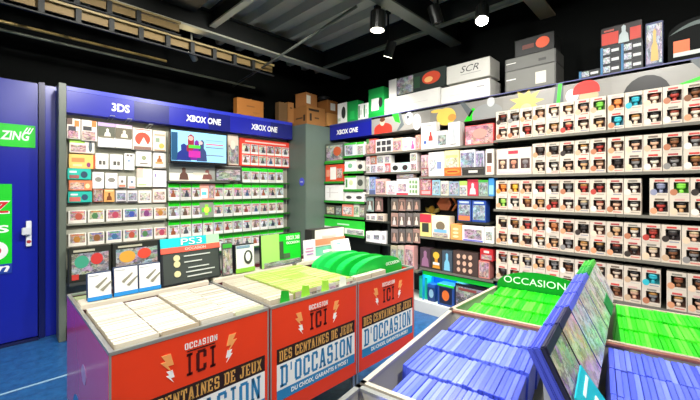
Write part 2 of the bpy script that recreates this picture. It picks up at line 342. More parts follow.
# ================================================================== red discount bins
SIL = M('#b9bcb8', .3, .7); RED = M('#ea3f1c', .3); WHT = M('#f4f4ef', .45); BLK = M('#2a1614', .5); GOLD = M('#e0aa5a', .45); TEAL = M('#2f83b8', .4); DRED = M('#4a0d0c', .4); ORG = M('#f5a55f', .4)
ZR = .9
def bolt(x, z, s, flip):
    p = [(-.2, 1), (.45, 1), (.15, .5), (.5, .5), (-.35, -.5), (-.02, .12), (-.42, .12)]
    return [(x + flip * q[0] * s, z + (q[1] - .25) * s) for q in p]
def red_bin(x0, x1, label, side_art=False):
    y0, y1, zb = 1.39, 2.31, .37; W = x1 - x0; D = y1 - y0
    t = thing('discount_bin', label, 'bin', (x0, y0, 0), group='red discount bins')
    fp = MB().box(0, 0, zb, W, .012, ZR - .006, RED).build('front_panel', t)
    MB().box(0, .012, zb, .012, D, ZR - .006, M('#b8508c', .15) if side_art else RED).build('side_panel', t)
    sp = MB().box(W - .012, .012, zb, W, D, ZR - .006, RED).build('side_panel', t)
    MB().box(.012, D - .012, zb, W - .012, D, ZR - .006, M('#6a2a3a')).build('back_panel', t)
    MB().box(.012, .012, ZR - .22, W - .012, D - .012, ZR - .205, M('#7b7468')).build('tray', t)
    r = MB(); e = .014
    r.box(-.001, -.002, ZR - .012, W + .001, e, ZR, SIL).box(-.001, D - e, ZR - .012, W + .001, D + .001, ZR, SIL).box(-.001, e, ZR - .012, e, D - e, ZR, SIL).box(W - e, e, ZR - .012, W + .001, D - e, ZR, SIL)
    r.build('rim', t)
    for xx in (.0, W - .02):
        for yy in (0, D - .02): MB().box(xx + .002, yy + .014, 0, xx + .018, yy + .018 + .012, zb + .01, SIL).build('leg', t)
    MB().box(-.001, -.002, zb, .006, .0, ZR - .01, SIL).build('corner_strip', t); MB().box(W - .006, -.002, zb, W + .001, 0, ZR - .01, SIL).build('corner_strip', t)
    MB().box(.012, .6, ZR - .01, W - .012, .7, ZR + .018, M('#e6ddc8', .5)).build('ledge', t, bev=.003)
    # printed front, as sub-parts of the front panel
    cx = W / 2; z = lambda d: ZR - d
    link('lettering', slab_data('OCCASION', .13, .024, WHT), fp, (cx, -.001, z(.06)))
    MB().box(cx - .055, -.0018, z(.083), cx + .055, 0, z(.079), BLK).build('printed_line', fp)
    link('lettering', slab_data('ICI', .125, .085, DRED), fp, (cx, -.001, z(.132)))
    
    for sg in (-1, 1): MB().prism(bolt(cx + sg * .125, z(.105), .05, sg), 'y', -.0018, 0, ORG).build('orange_bolt', fp)
    
    for sg in (-1, 1): MB().prism(bolt(cx + sg * .115, z(.155), .032, sg), 'y', -.0018, 0, WHT).build('white_bolt', fp)
    a, b = .035, W - .02
    MB().box(a, -.0014, z(.282), b, 0, z(.21), BLK).build('black_ribbon', fp)
    link('lettering', slab_data('DES CENTAINES DE JEUX', b - a - .03, .05, GOLD), fp, (cx + .005, -.0016, z(.246)))
    MB().box(a, -.0012, z(.405), b, 0, z(.282), WHT).build('white_band', fp)
    link('lettering', slab_data("D'OCCASION", b - a - .04, .1, TEAL), fp, (cx + .005, -.0014, z(.343)))
    MB().box(a, -.0012, z(.455), b, 0, z(.405), TEAL).build('blue_band', fp)
    link('lettering', font_data('DU CHOIX, GARANTIS 6 MOIS !', b - a - .14, .026, WHT, .02), fp, (cx + .02, -.0014, z(.43)))
    return t
xs = [(.277, .892), (.902, 1.486), (1.496, 2.072)]
B1 = red_bin(*xs[0], 'red discount bin packed with white cases, nearest the blue door', True)
sp = [c for c in B1.children if c.name.startswith('side_panel')][0]
for (yy, zz, r, c) in ((.3, .48, .11, '#2f6fc0'), (.62, .42, .1, '#3477c4'), (.45, .66, .05, '#b08ac0')):
    MB().prism(ellipse(yy, zz, r, r * .8), 'x', -.0015, 0, M(c, .2)).build('printed_disc', sp)
B2 = red_bin(*xs[1], 'red discount bin packed with yellow-green cases, between two red bins')
B3 = red_bin(*xs[2], 'red discount bin with green arched dividers, nearest the lit floor display')
# ---- cases in the bins: each is an object of its own (one mesh, copied)
def case_mesh(w, d, h, mat, side=None):
    mb = MB().box(0, 0, 0, w, d, h, mat)
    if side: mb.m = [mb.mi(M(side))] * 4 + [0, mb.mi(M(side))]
    return mb.data('game_case', bev=0 if side else .0012)
def pack(data, name, label, group, x0, y0, w, n, pitch, z, col, tilt=0.0, jit=.0012, dz=.0015, cat='game case', rz=0.0, T=None, cols=None):
    for k in range(n):
        p = Vector((x0 + random.uniform(-jit, jit), y0 + k * pitch, z + random.uniform(-dz, dz)))
        if T is not None: p = T @ p
        o = link(name, data, None, p); o.rotation_euler = (tilt + random.uniform(-.004, .004), 0, rz); o.color = lin(random.choice(cols) if cols else col)
        tag(o, label, cat, group)
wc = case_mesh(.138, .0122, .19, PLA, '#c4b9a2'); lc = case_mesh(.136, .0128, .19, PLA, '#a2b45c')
for c in range(4):
    pack(wc, 'white_game_case', 'white topped game case packed upright in the red bin nearest the door', 'white cases in the red bin', xs[0][0] + .02 + c * .147, 1.412, .138, 37, .0137, ZR - .19 + [.012, .006, .014, .008][c], '#eeece2', tilt=-.05, cols=['#e4e0d4', '#dad6ca', '#eae6da', '#cac6b8'])
for c in range(4):
    if c == 0: pack(wc, 'cream_game_case', 'cream topped game case in the side column of the middle red bin', 'cream cases in the middle red bin', xs[1][0] + .016, 1.412, .138, 34, .0142, ZR - .19 + .02, '#ece8d0', tilt=-.05, cols=['#d6d2bc', '#c8c4ac'])
    else: pack(lc, 'lime_game_case', 'lime topped game case packed in the middle red bin', 'lime cases in the middle red bin', xs[1][0] + .016 + c * .1385, 1.412, .138, 34, .0144, ZR - .19 + .03, '#cfe58a', tilt=-.05, cols=['#c2da78', '#b4d060', '#cade8c', '#aeca58'])
for c in range(2):
    pack(wc, 'ivory_game_case', 'ivory game case beside the green arches in the far red bin', 'ivory cases in the far red bin', xs[2][0] + .016 + c * .142, 1.412, .138, 3, .0165, ZR - .19 + .02, '#e4e4cc', tilt=-.05)
    0 and pack(wc, 'green_topped_case', 'green topped case between the arched dividers of the far red bin', 'green cases in the far red bin', xs[2][0] + .27 + c * .142, 1.41, .138, 28, .017, ZR - .19 + .0, '#37c553', tilt=-.05)
# front covers that look over the rim of each bin
gl = ['fourth from the blue door', 'third from the blue door', 'second from the blue door', 'closest to the blue door']
for bi, (x0, x1) in enumerate(xs[:2]):
    for c in range(1 if bi else 0, 4):
        carton('game_case', f'game case with picture cover facing out over the {"middle" if bi else "first"} red bin rim, {ORD[c]} column', 'game case', (x0 + .02 + c * (.147 if not bi else .1363), 1.4055, ZR - .185), 0, .138, .215 if bi else .2, .005, ['#cfc7b4', '#b8a890', '#c9c4b8', '#d0d4b0'][c], [('a', .02, .02, .96, .9, ['#8a6a52', '#5c4a44', '#90705a', '#b05a50'][c])], group=None)
# price tags sticking up in the lime columns
for k, (px, py, c, lab) in enumerate(((346 - 63, 297, '#1fb02c', 'dark green'), (300, 287, '#96e23a', 'bright green'), (316, 282, '#a8e84a', 'pale green'), (330, 277, '#f2f6e4', 'white'))):
    p = on_a(px, py, 1.42 + .03 * k)
    t = tag(MB().prism([(-.03, 0), (.03, 0), (.022, .06), (-.02, .07)], 'y', 0, .002, M(c)).build('price_tag', loc=(p.x, 1.4035, ZR - .012)), f'{lab} price tag sticking up at the middle red bin front', 'price tag', 'price tags in the bin'); 
# green arched dividers in the third bin
def arch_pts(W, H, rise, n=14):
    return [(-W / 2, 0), (W / 2, 0), (W / 2, H)] + [(W / 2 * math.cos(PI * k / n), H + rise * math.sin(PI * k / n)) for k in range(1, n)] + [(-W / 2, H)]
for k, yy in enumerate((1.48, 1.59, 1.70, 1.81)):
    t = thing('bin_divider', f'green arched plastic divider, {ORD[k]} one behind the far red bin front', 'divider', (1.81 - .012 * k, yy, ZR - .2), 0, 'green arched dividers')
    MB().prism(arch_pts(.48, .2, .095), 'y', -.004, .004, M(['#10b53c', '#16c840', '#1ed24a', '#2ade62'][k], .3)).build('plate', t, bev=.002)
    MB().prism([(q[0], q[1]) for q in arch_pts(.45, .2, .085)], 'y', .02, .07, M('#1cc454', .3)).build('arched_hood', t)
    link('lettering', font_data('OCCASION', .15, .022, M('#e8ffe8'), .02), t, (.13, -.0045, .235))
# things at the back of the third bin
z0 = ZR + .019
# ------------------------------------------------------------------ signs and boxes standing on the bin ledges
YL = 2.0
def on_ledge(x0, y0, x1, y1): return on_a(x0, y0, YL), on_a(x1, y1, YL)
for i, (xa, xb, ya, lab) in enumerate(((87.5, 112, 273, 'white cable box standing on the bin ledge, closest to the blue door'), (114, 138.5, 267, 'white cable box standing on the bin ledge between two alike'), (139, 161, 264, 'white cable box standing on the bin ledge beside the dark price board'))):
    p = on_a(xa, 0, YL); q = on_a(xb, 0, YL); xm = (xa + xb) / 2; h = on_a(xm, ya, YL).z - z0
    o = carton('cable_box', lab, 'box', (p.x, YL, z0), 0, q.x - p.x, h, .03, '#f1f1ec', [('r', 0, 0, 1, .14, '#2a8fd6', 'blue_stripe'), ('r', .06, .88, .4, .03, '#b8bcc0')], 'cable boxes on the ledge', side='#3a4a6a', tilt=-.08)
    W = q.x - p.x
    for j, (u, v) in enumerate(((.3, .5), (.5, .36))):
        MB().prism([(u * W, v * h), (u * W + .012, v * h - .009), (u * W + .05, v * h + .032), (u * W + .046, v * h + .037)], 'y', -.005, -.0035, M('#8c8a78')).build('printed_cable', o)
p = on_a(162, 0, YL); q = on_a(222, 0, YL); W = q.x - p.x; H = on_a(190, 238, YL).z - z0
t = carton('price_board', 'dark price board with teal PS3 top standing on the bin ledge', 'sign', (p.x, YL - .005, z0), .04, W, H, .04, '#3d4440', [('r', 0, .8, 1, .2, '#1cc6cc', 'teal_band'), ('r', .76, .8, .24, .2, '#a9dcae', 'pale_band'), ('r', 0, .68, 1, .12, '#e8604c', 'coral_band')], tilt=-.14, side='#23262a')
link('lettering', font_data('PS3', W * .36, H * .14, WHT), t, (W * .5, -.006, H * .9)); link('lettering', font_data('OCCASION', W * .36, H * .06, M('#f6c9bc'), .02), t, (W * .56, -.006, H * .74))
for v in (.56, .43, .22):
    MB().prism(ellipse(W * .24, H * v, .017, .017), 'y', -.0065, -.001, M('#d8cf9c')).build('bullet_disc', t)
for (u, v, ww) in ((.36, .57, .45), (.36, .44, .3), (.42, .31, .36), (.38, .22, .5), (.4, .12, .42)): MB().box(W * u, -.0065, H * v, W * (u + ww), -.001, H * v + .006, M('#c9cfc6')).build('printed_line', t)
def stand(name, label, cat, x0, x1, y0, D, col, ps, side=None, tilt=-.06, Y=YL):
    p = on_a(x0, 0, Y); q = on_a(x1, 0, Y); return carton(name, label, cat, (p.x, Y, z0), 0, q.x - p.x, on_a((x0 + x1) / 2, y0, Y).z - z0, D, col, ps, side=side, tilt=tilt), q.x - p.x, on_a((x0 + x1) / 2, y0, Y).z - z0
t, W, H = stand('headset_box', 'white and green headset box standing on the ledge beside the green price board', 'box', 236, 255, 245, .06, '#eef0ea', [('r', 0, .0, 1, .16, '#8fd040', 'green_stripe'), ('r', .05, .86, .7, .1, '#7d9ab0'), ('o', .42, .28, .45, .5, '#3c403c'), ('o', .5, .38, .26, .34, '#eef0ea')], side='#2c302c')
t, W, H = stand('price_board', 'bright green price board with white console lettering on the bin ledge', 'sign', 262, 302, 234, .03, '#16cf2c', [('r', 0, 0, .42, 1, '#a6e072', 'pale_band'), ('r', .42, .2, .1, .55, '#3b5a3a', 'printed_console'), ('r', .52, .2, .16, .16, '#4d6a4a', 'printed_pad'), ('a', .05, .0, .9, .16, '#6a7050')], side='#26301f')
link('lettering', font_data('XBOX 360', W * .36, H * .13, WHT, .02), t, (W * .76, -.006, H * .84)); link('lettering', font_data('OCCASION', W * .34, H * .08, WHT, .02), t, (W * .76, -.006, H * .68))
t, W, H = stand('price_card', 'white card with pink writing beside the green price board', 'card', 304, 316, 240, .004, '#f4eef2', [('r', .2, .55, .6, .05, '#d684b4'), ('r', .15, .42, .65, .05, '#d684b4'), ('r', .25, .28, .5, .05, '#c890d0')])
stand('game_case', 'dark game case with green band standing behind the price board gap', 'game case', 223, 233, 243, .016, '#5c5f58', [('a', .05, .05, .9, .75, '#8a6a50'), ('r', .05, .84, .9, .12, '#3aa83a')])
# back of the third bin: stacked accessory boxes
p = on_a(313, 0, 2.12); q = on_a(349, 0, 2.12)
carton('accessory_box', 'long salmon and white box lying with its dark end out above the far red bin', 'box', (p.x - .04, 2.09, z0 + .0665), .0, .36, .14, .085, '#efe6da', [('r', 0, 0, .09, 1, '#33332c', 'dark_end'), ('r', .0, .1, 1, .34, '#f0906a', 'salmon_band'), ('r', .3, .5, .4, .12, '#d8c8bc')], side='#33332c')
carton('teal_packet', 'teal and white packet lying under the long salmon box', 'packet', (p.x - .02, 2.08, z0), .0, .3, .066, .1, '#6cc0a0', [('r', .3, .3, .5, .3, '#e8f4ee')])
carton('tent_card', 'white folded card standing on the far red bin ledge', 'card', (1.87, 1.965, z0), .0, .17, .115, .04, '#f6f6f0', [('r', .1, .7, .3, .06, '#4cc0a0')], tilt=-.3)
for k in range(8):
    o = link('green_spare_case', wc, None, (xs[0][0] + .02 + .0, 2.05 + k * .028, ZR - .2)); o.color = lin(random.choice(['#58b83e', '#d8d6c6', '#7cc85a'])); o.rotation_euler = (-.08, 0, 0)
    tag(o, 'loose case standing behind the ledge in the first red bin', 'game case', 'loose cases behind the ledge')
# ================================================================== grey crates of blue and green cases
U = Vector((math.cos(math.radians(8.7)), math.sin(math.radians(8.7)), 0)); Vv = Vector((-U.y, U.x, 0)); O = Vector((1.457, .783, 0))
def P(a, b, z=0.0): return O - U * a - Vv * b + Vector((0, 0, z))   # a: towards the camera along the crate row, b: away from the aisle
GREY = M('#b9b6a6', .45); GRD = M('#8a8878', .5)
def quad_crate(label, cs, H=ZR, z0=.0, th=.012, rim=SIL, far=None):
    c = sum(cs, Vector()) / 4; t = thing('case_crate', label, 'crate', (c.x, c.y, 0)); q = [p - c for p in cs]
    for i in range(4):
        a, b = q[i], q[(i + 1) % 4]; n = Vector((-(b - a).y, (b - a).x, 0)).normalized() * th
        if n.dot(-a) < 0: n = -n
        MB().prism([(a.x, a.y), (b.x, b.y), (b.x + n.x, b.y + n.y), (a.x + n.x, a.y + n.y)], 'z', z0, H - .008, GREY).build('crate_wall', t)
        n2 = n * 1.3
        MB().prism([(a.x, a.y), (b.x, b.y), (b.x + n2.x, b.y + n2.y), (a.x + n2.x, a.y + n2.y)], 'z', H - .008, H, far if (far and i == 1) else rim).build('rim', t)
    MB().prism([(p.x * .97, p.y * .97) for p in q], 'z', H - .2, H - .19, GRD).build('tray', t)
    return t
quad_crate('grey crate of blue cases at the near end of the row', [P(.745, 0), P(.745, 1.5), P(1.42, 1.5), P(1.42, 0)])
quad_crate('grey crate of blue cases in the middle of the row', [P(.735, 0), P(.0, 0), P(.0, 1.5), P(.735, 1.5)], rim=M('#c8c0b0', .4, .3), far=M('#8f5a48', .4))
G = [Vector((1.463, .79, 0)), Vector((1.99, .79, 0)), Vector((2.24, -.75, 0)), P(-.006, 1.55)]
quad_crate('grey crate of green cases next to the boxed figures wall', G, rim=M('#c8b8a4', .4, .3))
bc = case_mesh(.0135, .168, .14, PLA)     # thin along x, spine along y
blues = ['#4f63de', '#596ce4', '#475ad4', '#677aea', '#5468e0', '#7a8cf0']
ur = math.atan2(U.y, U.x)
def rows(name, label, group, data, a_list, b0, n, pitch, ztop, cols, h=.14, tilt=.06, stag=0.0, T=None):
    for i, a in enumerate(a_list):
        for k in range(n):
            q = (T or P)(a + stag * 0 + random.uniform(-.004, .004), b0 + k * pitch)
            o = link(name, data, None, (q.x, q.y, ztop - h + random.uniform(-.002, .002)))
            o.rotation_euler = (0, tilt + random.uniform(-.004, .004), ur - PI / 2); o.color = lin(random.choice(cols)); tag(o, label, 'game case', group)
for i, (a, b0) in enumerate(((.19, .05), (.364, .03), (.538, .025), (.711, .06))):
    rows('blue_game_case', f'blue game case in {ORD[3 - i]} row of the middle crate, aisle side of leaning cases', f'blue cases row {i}', bc, [a], b0, int((.376 - b0) / .0148), .0148, ZR - .012 - .006 * i, blues)
    rows('blue_game_case', f'blue game case in {ORD[3 - i]} row of the middle crate, beyond the leaning cases', f'blue cases far row {i}', bc, [a], .57, 20, .0148, ZR - .012, blues)
rows('blue_game_case', 'blue game case in the near grey crate at the picture bottom', 'blue cases near crate', bc, [.93], .05, 24, .0148, ZR - .03, blues)
gc = case_mesh(.0135, .152, .14, PLA)
gcols = ['#22d81c', '#1ccc1a', '#3ae224', '#28d414', '#5ae83a']
for i, (a, b0) in enumerate(((-.0285, .047), (-.183, .072), (-.338, .097))):
    rows('green_game_case', f'bright green game case in the {ORD[i]} row of the green crate, pillar end', f'green cases row {i}', gc, [a], b0, int((.455 - b0) / .0148), .0148, ZR - .008 + .008 * i, gcols, tilt=.1)
    rows('green_game_case', f'bright green game case in the {ORD[i]} row of the green crate, beyond the leaning cases', f'green cases far row {i}', gc, [a], .602, 22, .0148, ZR - .004 + .006 * i, gcols, tilt=.1)
pp = P(-.502, .30, ZR - .185)
t = thing('bin_divider', 'large green arched divider with white lettering behind the green cases', 'divider', pp, ur - PI / 2)
MB().prism(arch_pts(.42, .205, .085), 'y', -.003, .005, M('#078a22', .35)).build('plate', t, bev=.002)
link('lettering', font_data('OCCASION', .29, .036, M('#f0fff0')), t, (-.03, -.0035, .238))
# cases leaning on a low rack along the crates
t = thing('case_rack', 'low clear rack under the leaning display cases', 'rack', P(.0, .5, 0), ur - .06)
for xa, xb in ((-.5, -.045), (.055, .46)): MB().prism([(-.055, ZR - .185), (.03, ZR - .185), (.04, ZR + .03), (.034, ZR + .03), (.022, ZR + .001), (-.055, ZR + .001)], 'x', xa, xb, M('#c8ccc8', .2)).build('rack_body', t)
rack = [(-.47, '#3fae3c', '#f2f4ee', 'white covered case with green edges leaning at the far tip of the rack'), (-.285, '#1f9c3c', '#e6eae0', 'white case with a green foot leaning second from the rack tip'),
        (-.10, '#5a68e0', '#eceee6', 'blue edged case with pale cover leaning in the rack middle'), (.085, '#5a68e0', '#d4e0e0', 'blue edged case with grey-blue cover leaning on the rack'),
        (.27, '#5866dc', '#d6e2ee', 'blue edged case with sky cover leaning on the rack'), (.455, '#2a2c52', '#d8b0a0', 'dark edged case with reddish cover leaning beside the teal card'), (.64, '#20223f', '#7a706a', 'dark edged case leaning nearest the near crate on the rack')]
for a, c, ac, lab in rack:
    q = P(a + .0, .575 + a * -.06, ZR + .003)
    ps = [('a', .0, .02, 1, .88, ac), ('r', 0, .9, 1, .1, c, 'case_band')]
    if 'foot' in lab: ps.append(('r', 0, 0, 1, .3, '#0f8a4a', 'green_foot'))
    o = carton('display_case', lab, 'game case', q, ur - .06, .172, .193, .014, c, ps, 'cases leaning on the rack', tilt=-.46, art=ARTP)
    nrm = Vector((-math.sin(ur - .06), math.cos(ur - .06), 0)) * math.cos(.62) + Vector((0, 0, -math.sin(.62)))
    for j in (1, 2):
        carton('display_case', f'{ORD[j]} case in the stack behind the {lab.split(" leaning")[0].replace(" case with", " one with")}', 'game case', q + nrm * -.0 + Vector((-math.sin(ur - .06), math.cos(ur - .06), 0)) * .0165 * j, ur - .06, .172, .193 - .005 * j, .014, c if a < .4 else '#4a58cc', [], 'cases leaning on the rack', tilt=-.46)
q = P(.69, .588, ZR + .003)
o = carton('price_card', 'teal price card with white printing leaning against the dark edged case', 'card', q, ur - .02, .17, .13, .004, '#14b4c4', [('r', .3, .8, .6, .06, '#e0f6f4'), ('r', .35, .2, .35, .4, '#f2f2dc', 'pale_square')], tilt=-.62)
# ================================================================== display wall A (handheld and console games)
YA = 4.30
PEG = M('#8c8c7c', .6)
HB = M('#161f9c', .3); HB2 = M('#2c38bc', .3); HB3 = M('#10186c', .3)
def ax(px, Y=YA): return on_a(px, 0, Y).x
xa0, xa1, xa2, xa3 = ax(66), ax(168), ax(229), ax(291)
def cover_mesh(x0, z0, x1, z1, fig, foot, top, seed, kind='s'):
    mb = MB().box(x0, -.002, z0, x1, 0, z1, ARTP); w, h = x1 - x0, z1 - z0; rr = random.Random(seed)
    o = rr.uniform(-.12, .12)
    mb.prism([(x0 + q[0], z0 + q[1]) for q in shape_pts(kind, .22 + o, .2, .5, .62, w, h)], 'y', -.0026, 0, M(fig))
    mb.box(x0, -.003, z0, x1, 0, z0 + h * .2, M(foot)); mb.box(x0 + w * .12, -.003, z0 + h * .84, x1 - w * .12, 0, z0 + h * .92, M(top))
    return mb.data('cover_art')
FIGS = [('#3c2c28', '#d8d2c8', '#a83830'), ('#7a3428', '#e0dcd4', '#4a3a34'), ('#2c3440', '#c8c4bc', '#c05038'), ('#5a4634', '#e4ded0', '#8c3a34'), ('#8c4a2c', '#ece6da', '#3c3634'), ('#44484a', '#dcd8d0', '#b86a30'), ('#2a4a6a', '#d4d4d4', '#b03a34'), ('#6a5a50', '#f0ece4', '#5a2a26')]
XCOVS = [cover_mesh(.006, .012, .118, .148, *FIGS[k], k) for k in range(8)]
WCOVS = [cover_mesh(0, 0, .118, .112, ['#b0503c', '#4a7a4c', '#b04458', '#3c50a0', '#7a3c70', '#b07830', '#8a5c34', '#3c6a90'][k], '#e6dfd2', ['#d0605c', '#c87038', '#5a6ab0', '#58a050'][k % 4], 20 + k, 'oh'[k % 2]) for k in range(8)]
gm = {}
for nm, x0, x1, txt, lab in (('games', xa0, xa1, '3DS', 'grey pegboard display bay under the 3DS header'), ('screen', xa1, xa2, 'XBOX ONE', 'grey display bay with the screen under its blue header'), ('promo', xa2, xa3, 'XBOX ONE', 'grey display bay with the red poster beside the pillar')):
    t = thing('display_bay', lab, 'display unit', (x0, YA, 0), group='display bays of the games wall'); W = x1 - x0; gm[nm] = t
    MB().box(0, .1, 0, W, .125, 2.2, PEG).build('back_panel', t)
    MB().box(0, -.12, 0, W, .1, .13, M('#4a4d4c')).build('base_plinth', t)
    hp = MB().box(0, -.03, 2.175, W, .1, 2.425, HB).build('header_panel', t, bev=.003)
    MB().box(0, -.034, 2.385, W, -.03, 2.425, HB2).build('printed_band', hp); MB().box(W * .62, -.033, 2.18, W, -.03, 2.385, HB3).build('printed_block', hp)
    if txt == '3DS': link('lettering', font_data('3DS', .16, .085, WHT, .03), hp, (ax(120) - x0, -.0345, 2.285))
    elif nm == 'screen': link('lettering', font_data('XBOX ONE', .43, .078, WHT, .03, .1), hp, (ax(204, 4.27) - x0, -.0345, 2.28))
    else: link('lettering', font_data('XBOX ONE', .42, .08, WHT, .03, .1), hp, (ax(264.5, 4.27) - x0, -.0345, 2.285))
MB().box(-.06, -.06, 0, -.005, .12, 2.44, M('#5f675b', .4)).build('end_post', gm['games'], bev=.003)
# slat grooves and peg rails on the first bay
for z in (1.245, 1.06, .87, 1.42, 1.63, 1.84): MB().box(.0, .094, z, xa1 - xa0, .1, z + .012, M('#8f907f')).build('rail', gm['games'])
S3 = 'shelves'
def ledge(bay, x0, x1, z, h=.02, c='#8e8f80', d=.06):
    MB().box(x0 - bay.location[0], .1 - d - .0, z - h, x1 - bay.location[0], .1, z, M(c)).build('shelf_lip', bay)
def hA(x0, y0, x1, y1, col, ps, lab, D=.05, side=None, cat='box', group=None, name='hanging_carton'):
    return item_a(name, lab, cat, x0, y0, x1, y1, D, col, ps, group, Y=YA + .09 - D, side=side)
hA(67, 118.5, 80.5, 139, '#efe6da', [('r', .0, .7, .4, .3, '#6a5044'), ('r', .55, .62, .35, .3, '#f08038'), ('r', .1, .4, .55, .22, '#3c3a44'), ('a', .05, .04, .8, .36, '#c05a50')], 'white and orange console box at the top of the handheld bay, nearest the post', .09)
hA(81.5, 120.5, 97, 141, '#efe6da', [('r', .0, .75, .5, .22, '#e4d8cc'), ('r', .65, .7, .3, .3, '#f08038'), ('r', .1, .5, .55, .2, '#3c3a3a'), ('a', .05, .04, .85, .42, '#c06a5a')], 'white and orange console box under the header, second from the post', .09)
hA(98, 123, 115, 147, '#f4f2ea', [('r', 0, .86, 1, .14, '#c7a6e0', 'lilac_band'), ('r', .0, .42, 1, .44, '#5b5c4a'), ('s', .35, .42, .4, .36, '#e8e2cc'), ('r', .05, .38, .9, .07, '#7a735c')], 'large white box with lilac top hanging under the header', .08)
hA(115.5, 125, 132, 148, '#f4f2ea', [('r', 0, .88, 1, .12, '#d8b6dc', 'lilac_band'), ('r', .0, .42, 1, .44, '#6c6450'), ('s', .3, .42, .45, .36, '#e6dcc0'), ('r', .05, .38, .9, .07, '#7a735c')], 'large white box with pink-lilac top hanging beside its like', .08)
hA(133, 128.5, 152, 150, '#f2e6da', [('r', .1, .92, .8, .05, '#e06a5c'), ('o', .1, .2, .8, .62, '#e24a30', 'red_disc'), ('t', .3, .2, .5, .4, '#f6e2d4'), ('r', .05, .02, .9, .14, '#8a6a5c')], 'cream box with a big red dome print below the header', .08)
hA(153, 131, 166, 151.5, '#efe4cf', [('r', .1, .75, .8, .1, '#f0a88c'), ('r', .2, .45, .3, .2, '#8fa080'), ('o', .45, .15, .4, .25, '#f0b050'), ('r', .1, .02, .8, .07, '#9c8468')], 'cream box with orange blob hanging beside the screen', .08)
hA(69.5, 139.5, 94.5, 153, '#efe7d6', [('r', 0, .72, .6, .28, '#9ed04c', 'green_band'), ('o', .75, .1, .16, .8, '#5c6468'), ('a', .05, .08, .6, .5, '#c8735c')], 'long cream case with green corner in the stack by the post', .06)
hA(69, 154.5, 94.5, 168.5, '#f4c46a', [('r', .1, .45, .5, .3, '#f08a50'), ('r', .15, .15, .35, .15, '#f6dca0'), ('o', .68, .1, .16, .35, '#8a3a6a'), ('r', .95, .0, .05, 1, '#e8582a')], 'long yellow-orange case in the stack by the post', .06)
hA(67.5, 168.5, 91, 179.5, '#26b8a4', [('r', .08, .6, .3, .18, '#d6f0ea'), ('o', .55, .15, .3, .6, '#27485c'), ('r', .08, .1, .4, .3, '#a05a54')], 'upper teal case in the stack by the post', .06)
hA(69, 180.5, 92, 190.5, '#f0875a', [('a', .05, .1, .6, .7, '#f2a070'), ('o', .7, .2, .2, .5, '#f6d8a0')], 'orange case sandwiched by two teal cases near the post', .06)
hA(68, 191.5, 92, 202.5, '#22b09c', [('o', .55, .2, .28, .55, '#2a4c66'), ('r', .06, .1, .45, .4, '#c8685c'), ('r', .1, .65, .3, .15, '#dff2ea')], 'lower teal case with red lettering block near the post', .06)
for (x0, y0, x1, y1, lab) in ((95.5, 153.5, 108.5, 169, 'white accessory card with two dark squares, nearer the yellow case'), (110, 154.5, 123, 169.5, 'white accessory card with two dark squares, farther from the yellow case')):
    hA(x0, y0, x1, y1, '#f4f1e8', [('r', .25, .28, .22, .26, '#57554c'), ('r', .54, .28, .22, .26, '#6a675c'), ('r', .15, .75, .3, .05, '#c8c4b4')], lab, .04)
hA(124.5, 153.5, 134.5, 170, '#f4f2ea', [('r', .2, .82, .25, .12, '#7a7068'), ('r', .55, .82, .25, .12, '#7a7068'), ('r', .3, .5, .25, .12, '#88a0b4')], 'narrow white accessory pack with small dark tabs', .04)
hA(136, 150.8, 151.5, 166.5, '#f2f0e6', [('o', .35, .4, .3, .3, '#9aa078'), ('r', .25, .14, .5, .1, '#9c9484')], 'square white box with a faint olive mark', .05)
hA(153.5, 152, 166, 168.5, '#f6efe2', [('s', .25, .35, .45, .45, '#a8642e', 'brown_print'), ('r', .15, .28, .6, .12, '#e0a468'), ('r', .05, .02, .9, .06, '#a8a090')], 'white box with a brown print below the cream box', .05)
for (x0, y0, x1, y1, lab) in ((92.5, 172, 104, 188.5, 'white card with an oval grey device, nearer the teal cases'), (105.5, 173, 117.5, 188.5, 'white card with an oval grey device, farther from the teal cases')):
    hA(x0, y0, x1, y1, '#f5f1ea', [('o', .2, .4, .6, .3, '#8c887c', 'grey_device'), ('r', .3, .82, .4, .05, '#c8beb4')], lab, .04)
hA(118.5, 176, 126, 187.5, '#f4ece2', [('o', .3, .4, .35, .25, '#7c7468'), ('r', .1, .05, .8, .2, '#d8876a')], 'small white pack with a dark dot and orange foot', .04)
hA(128, 176.5, 135.5, 188.5, '#f4f0ea', [('o', .35, .45, .35, .2, '#6c7c8c'), ('r', .1, .05, .8, .14, '#d89a8a')], 'small white pack with a blue dot', .04)
hA(137, 168.5, 152, 187, '#eef0d4', [('r', .0, .5, .4, .5, '#f0c4b4'), ('r', .4, .2, .5, .4, '#f6f4ea'), ('r', .1, .1, .5, .06, '#b8d08c')], 'pale green and pink folder hanging mid bay', .04)
hA(153, 170.5, 166.5, 187, '#f6f2f8', [('r', .12, .6, .12, .2, '#9c88b8'), ('r', .45, .1, .45, .06, '#c0b4d4')], 'blank white folder with a violet mark next to the lower shelves', .04)
hA(93, 189, 103, 202, '#b8622c', [('a', .05, .05, .9, .9, '#a04c24')], 'small orange-brown game box beside the lower teal case', .03)
hA(104, 189.5, 114.5, 202, '#e0a45c', [('s', .25, .15, .5, .6, '#7a4420', 'brown_print'), ('r', .1, .85, .8, .1, '#f0dca8')], 'small tan game box with a brown print', .03)
for (x0, x1, lab) in ((116, 126.5, 'small blue-grey game case left of its twin above the rows'), (127.5, 137.5, 'small blue-grey game case beside the white cases above the rows')):
    hA(x0, 190.5, x1, 202.5, '#d8d4d4', [('a', .1, .2, .8, .6, '#5c6484'), ('r', .05, .02, .9, .1, '#55504c')], lab.replace('left of its twin', 'beside the tan game box'), .03)
hA(138.5, 190.5, 151.5, 203, '#efe9dc', [('a', .1, .2, .8, .6, '#d8c8b0')], 'cream handheld case above the two long rows, beside blue-grey cases', .03)
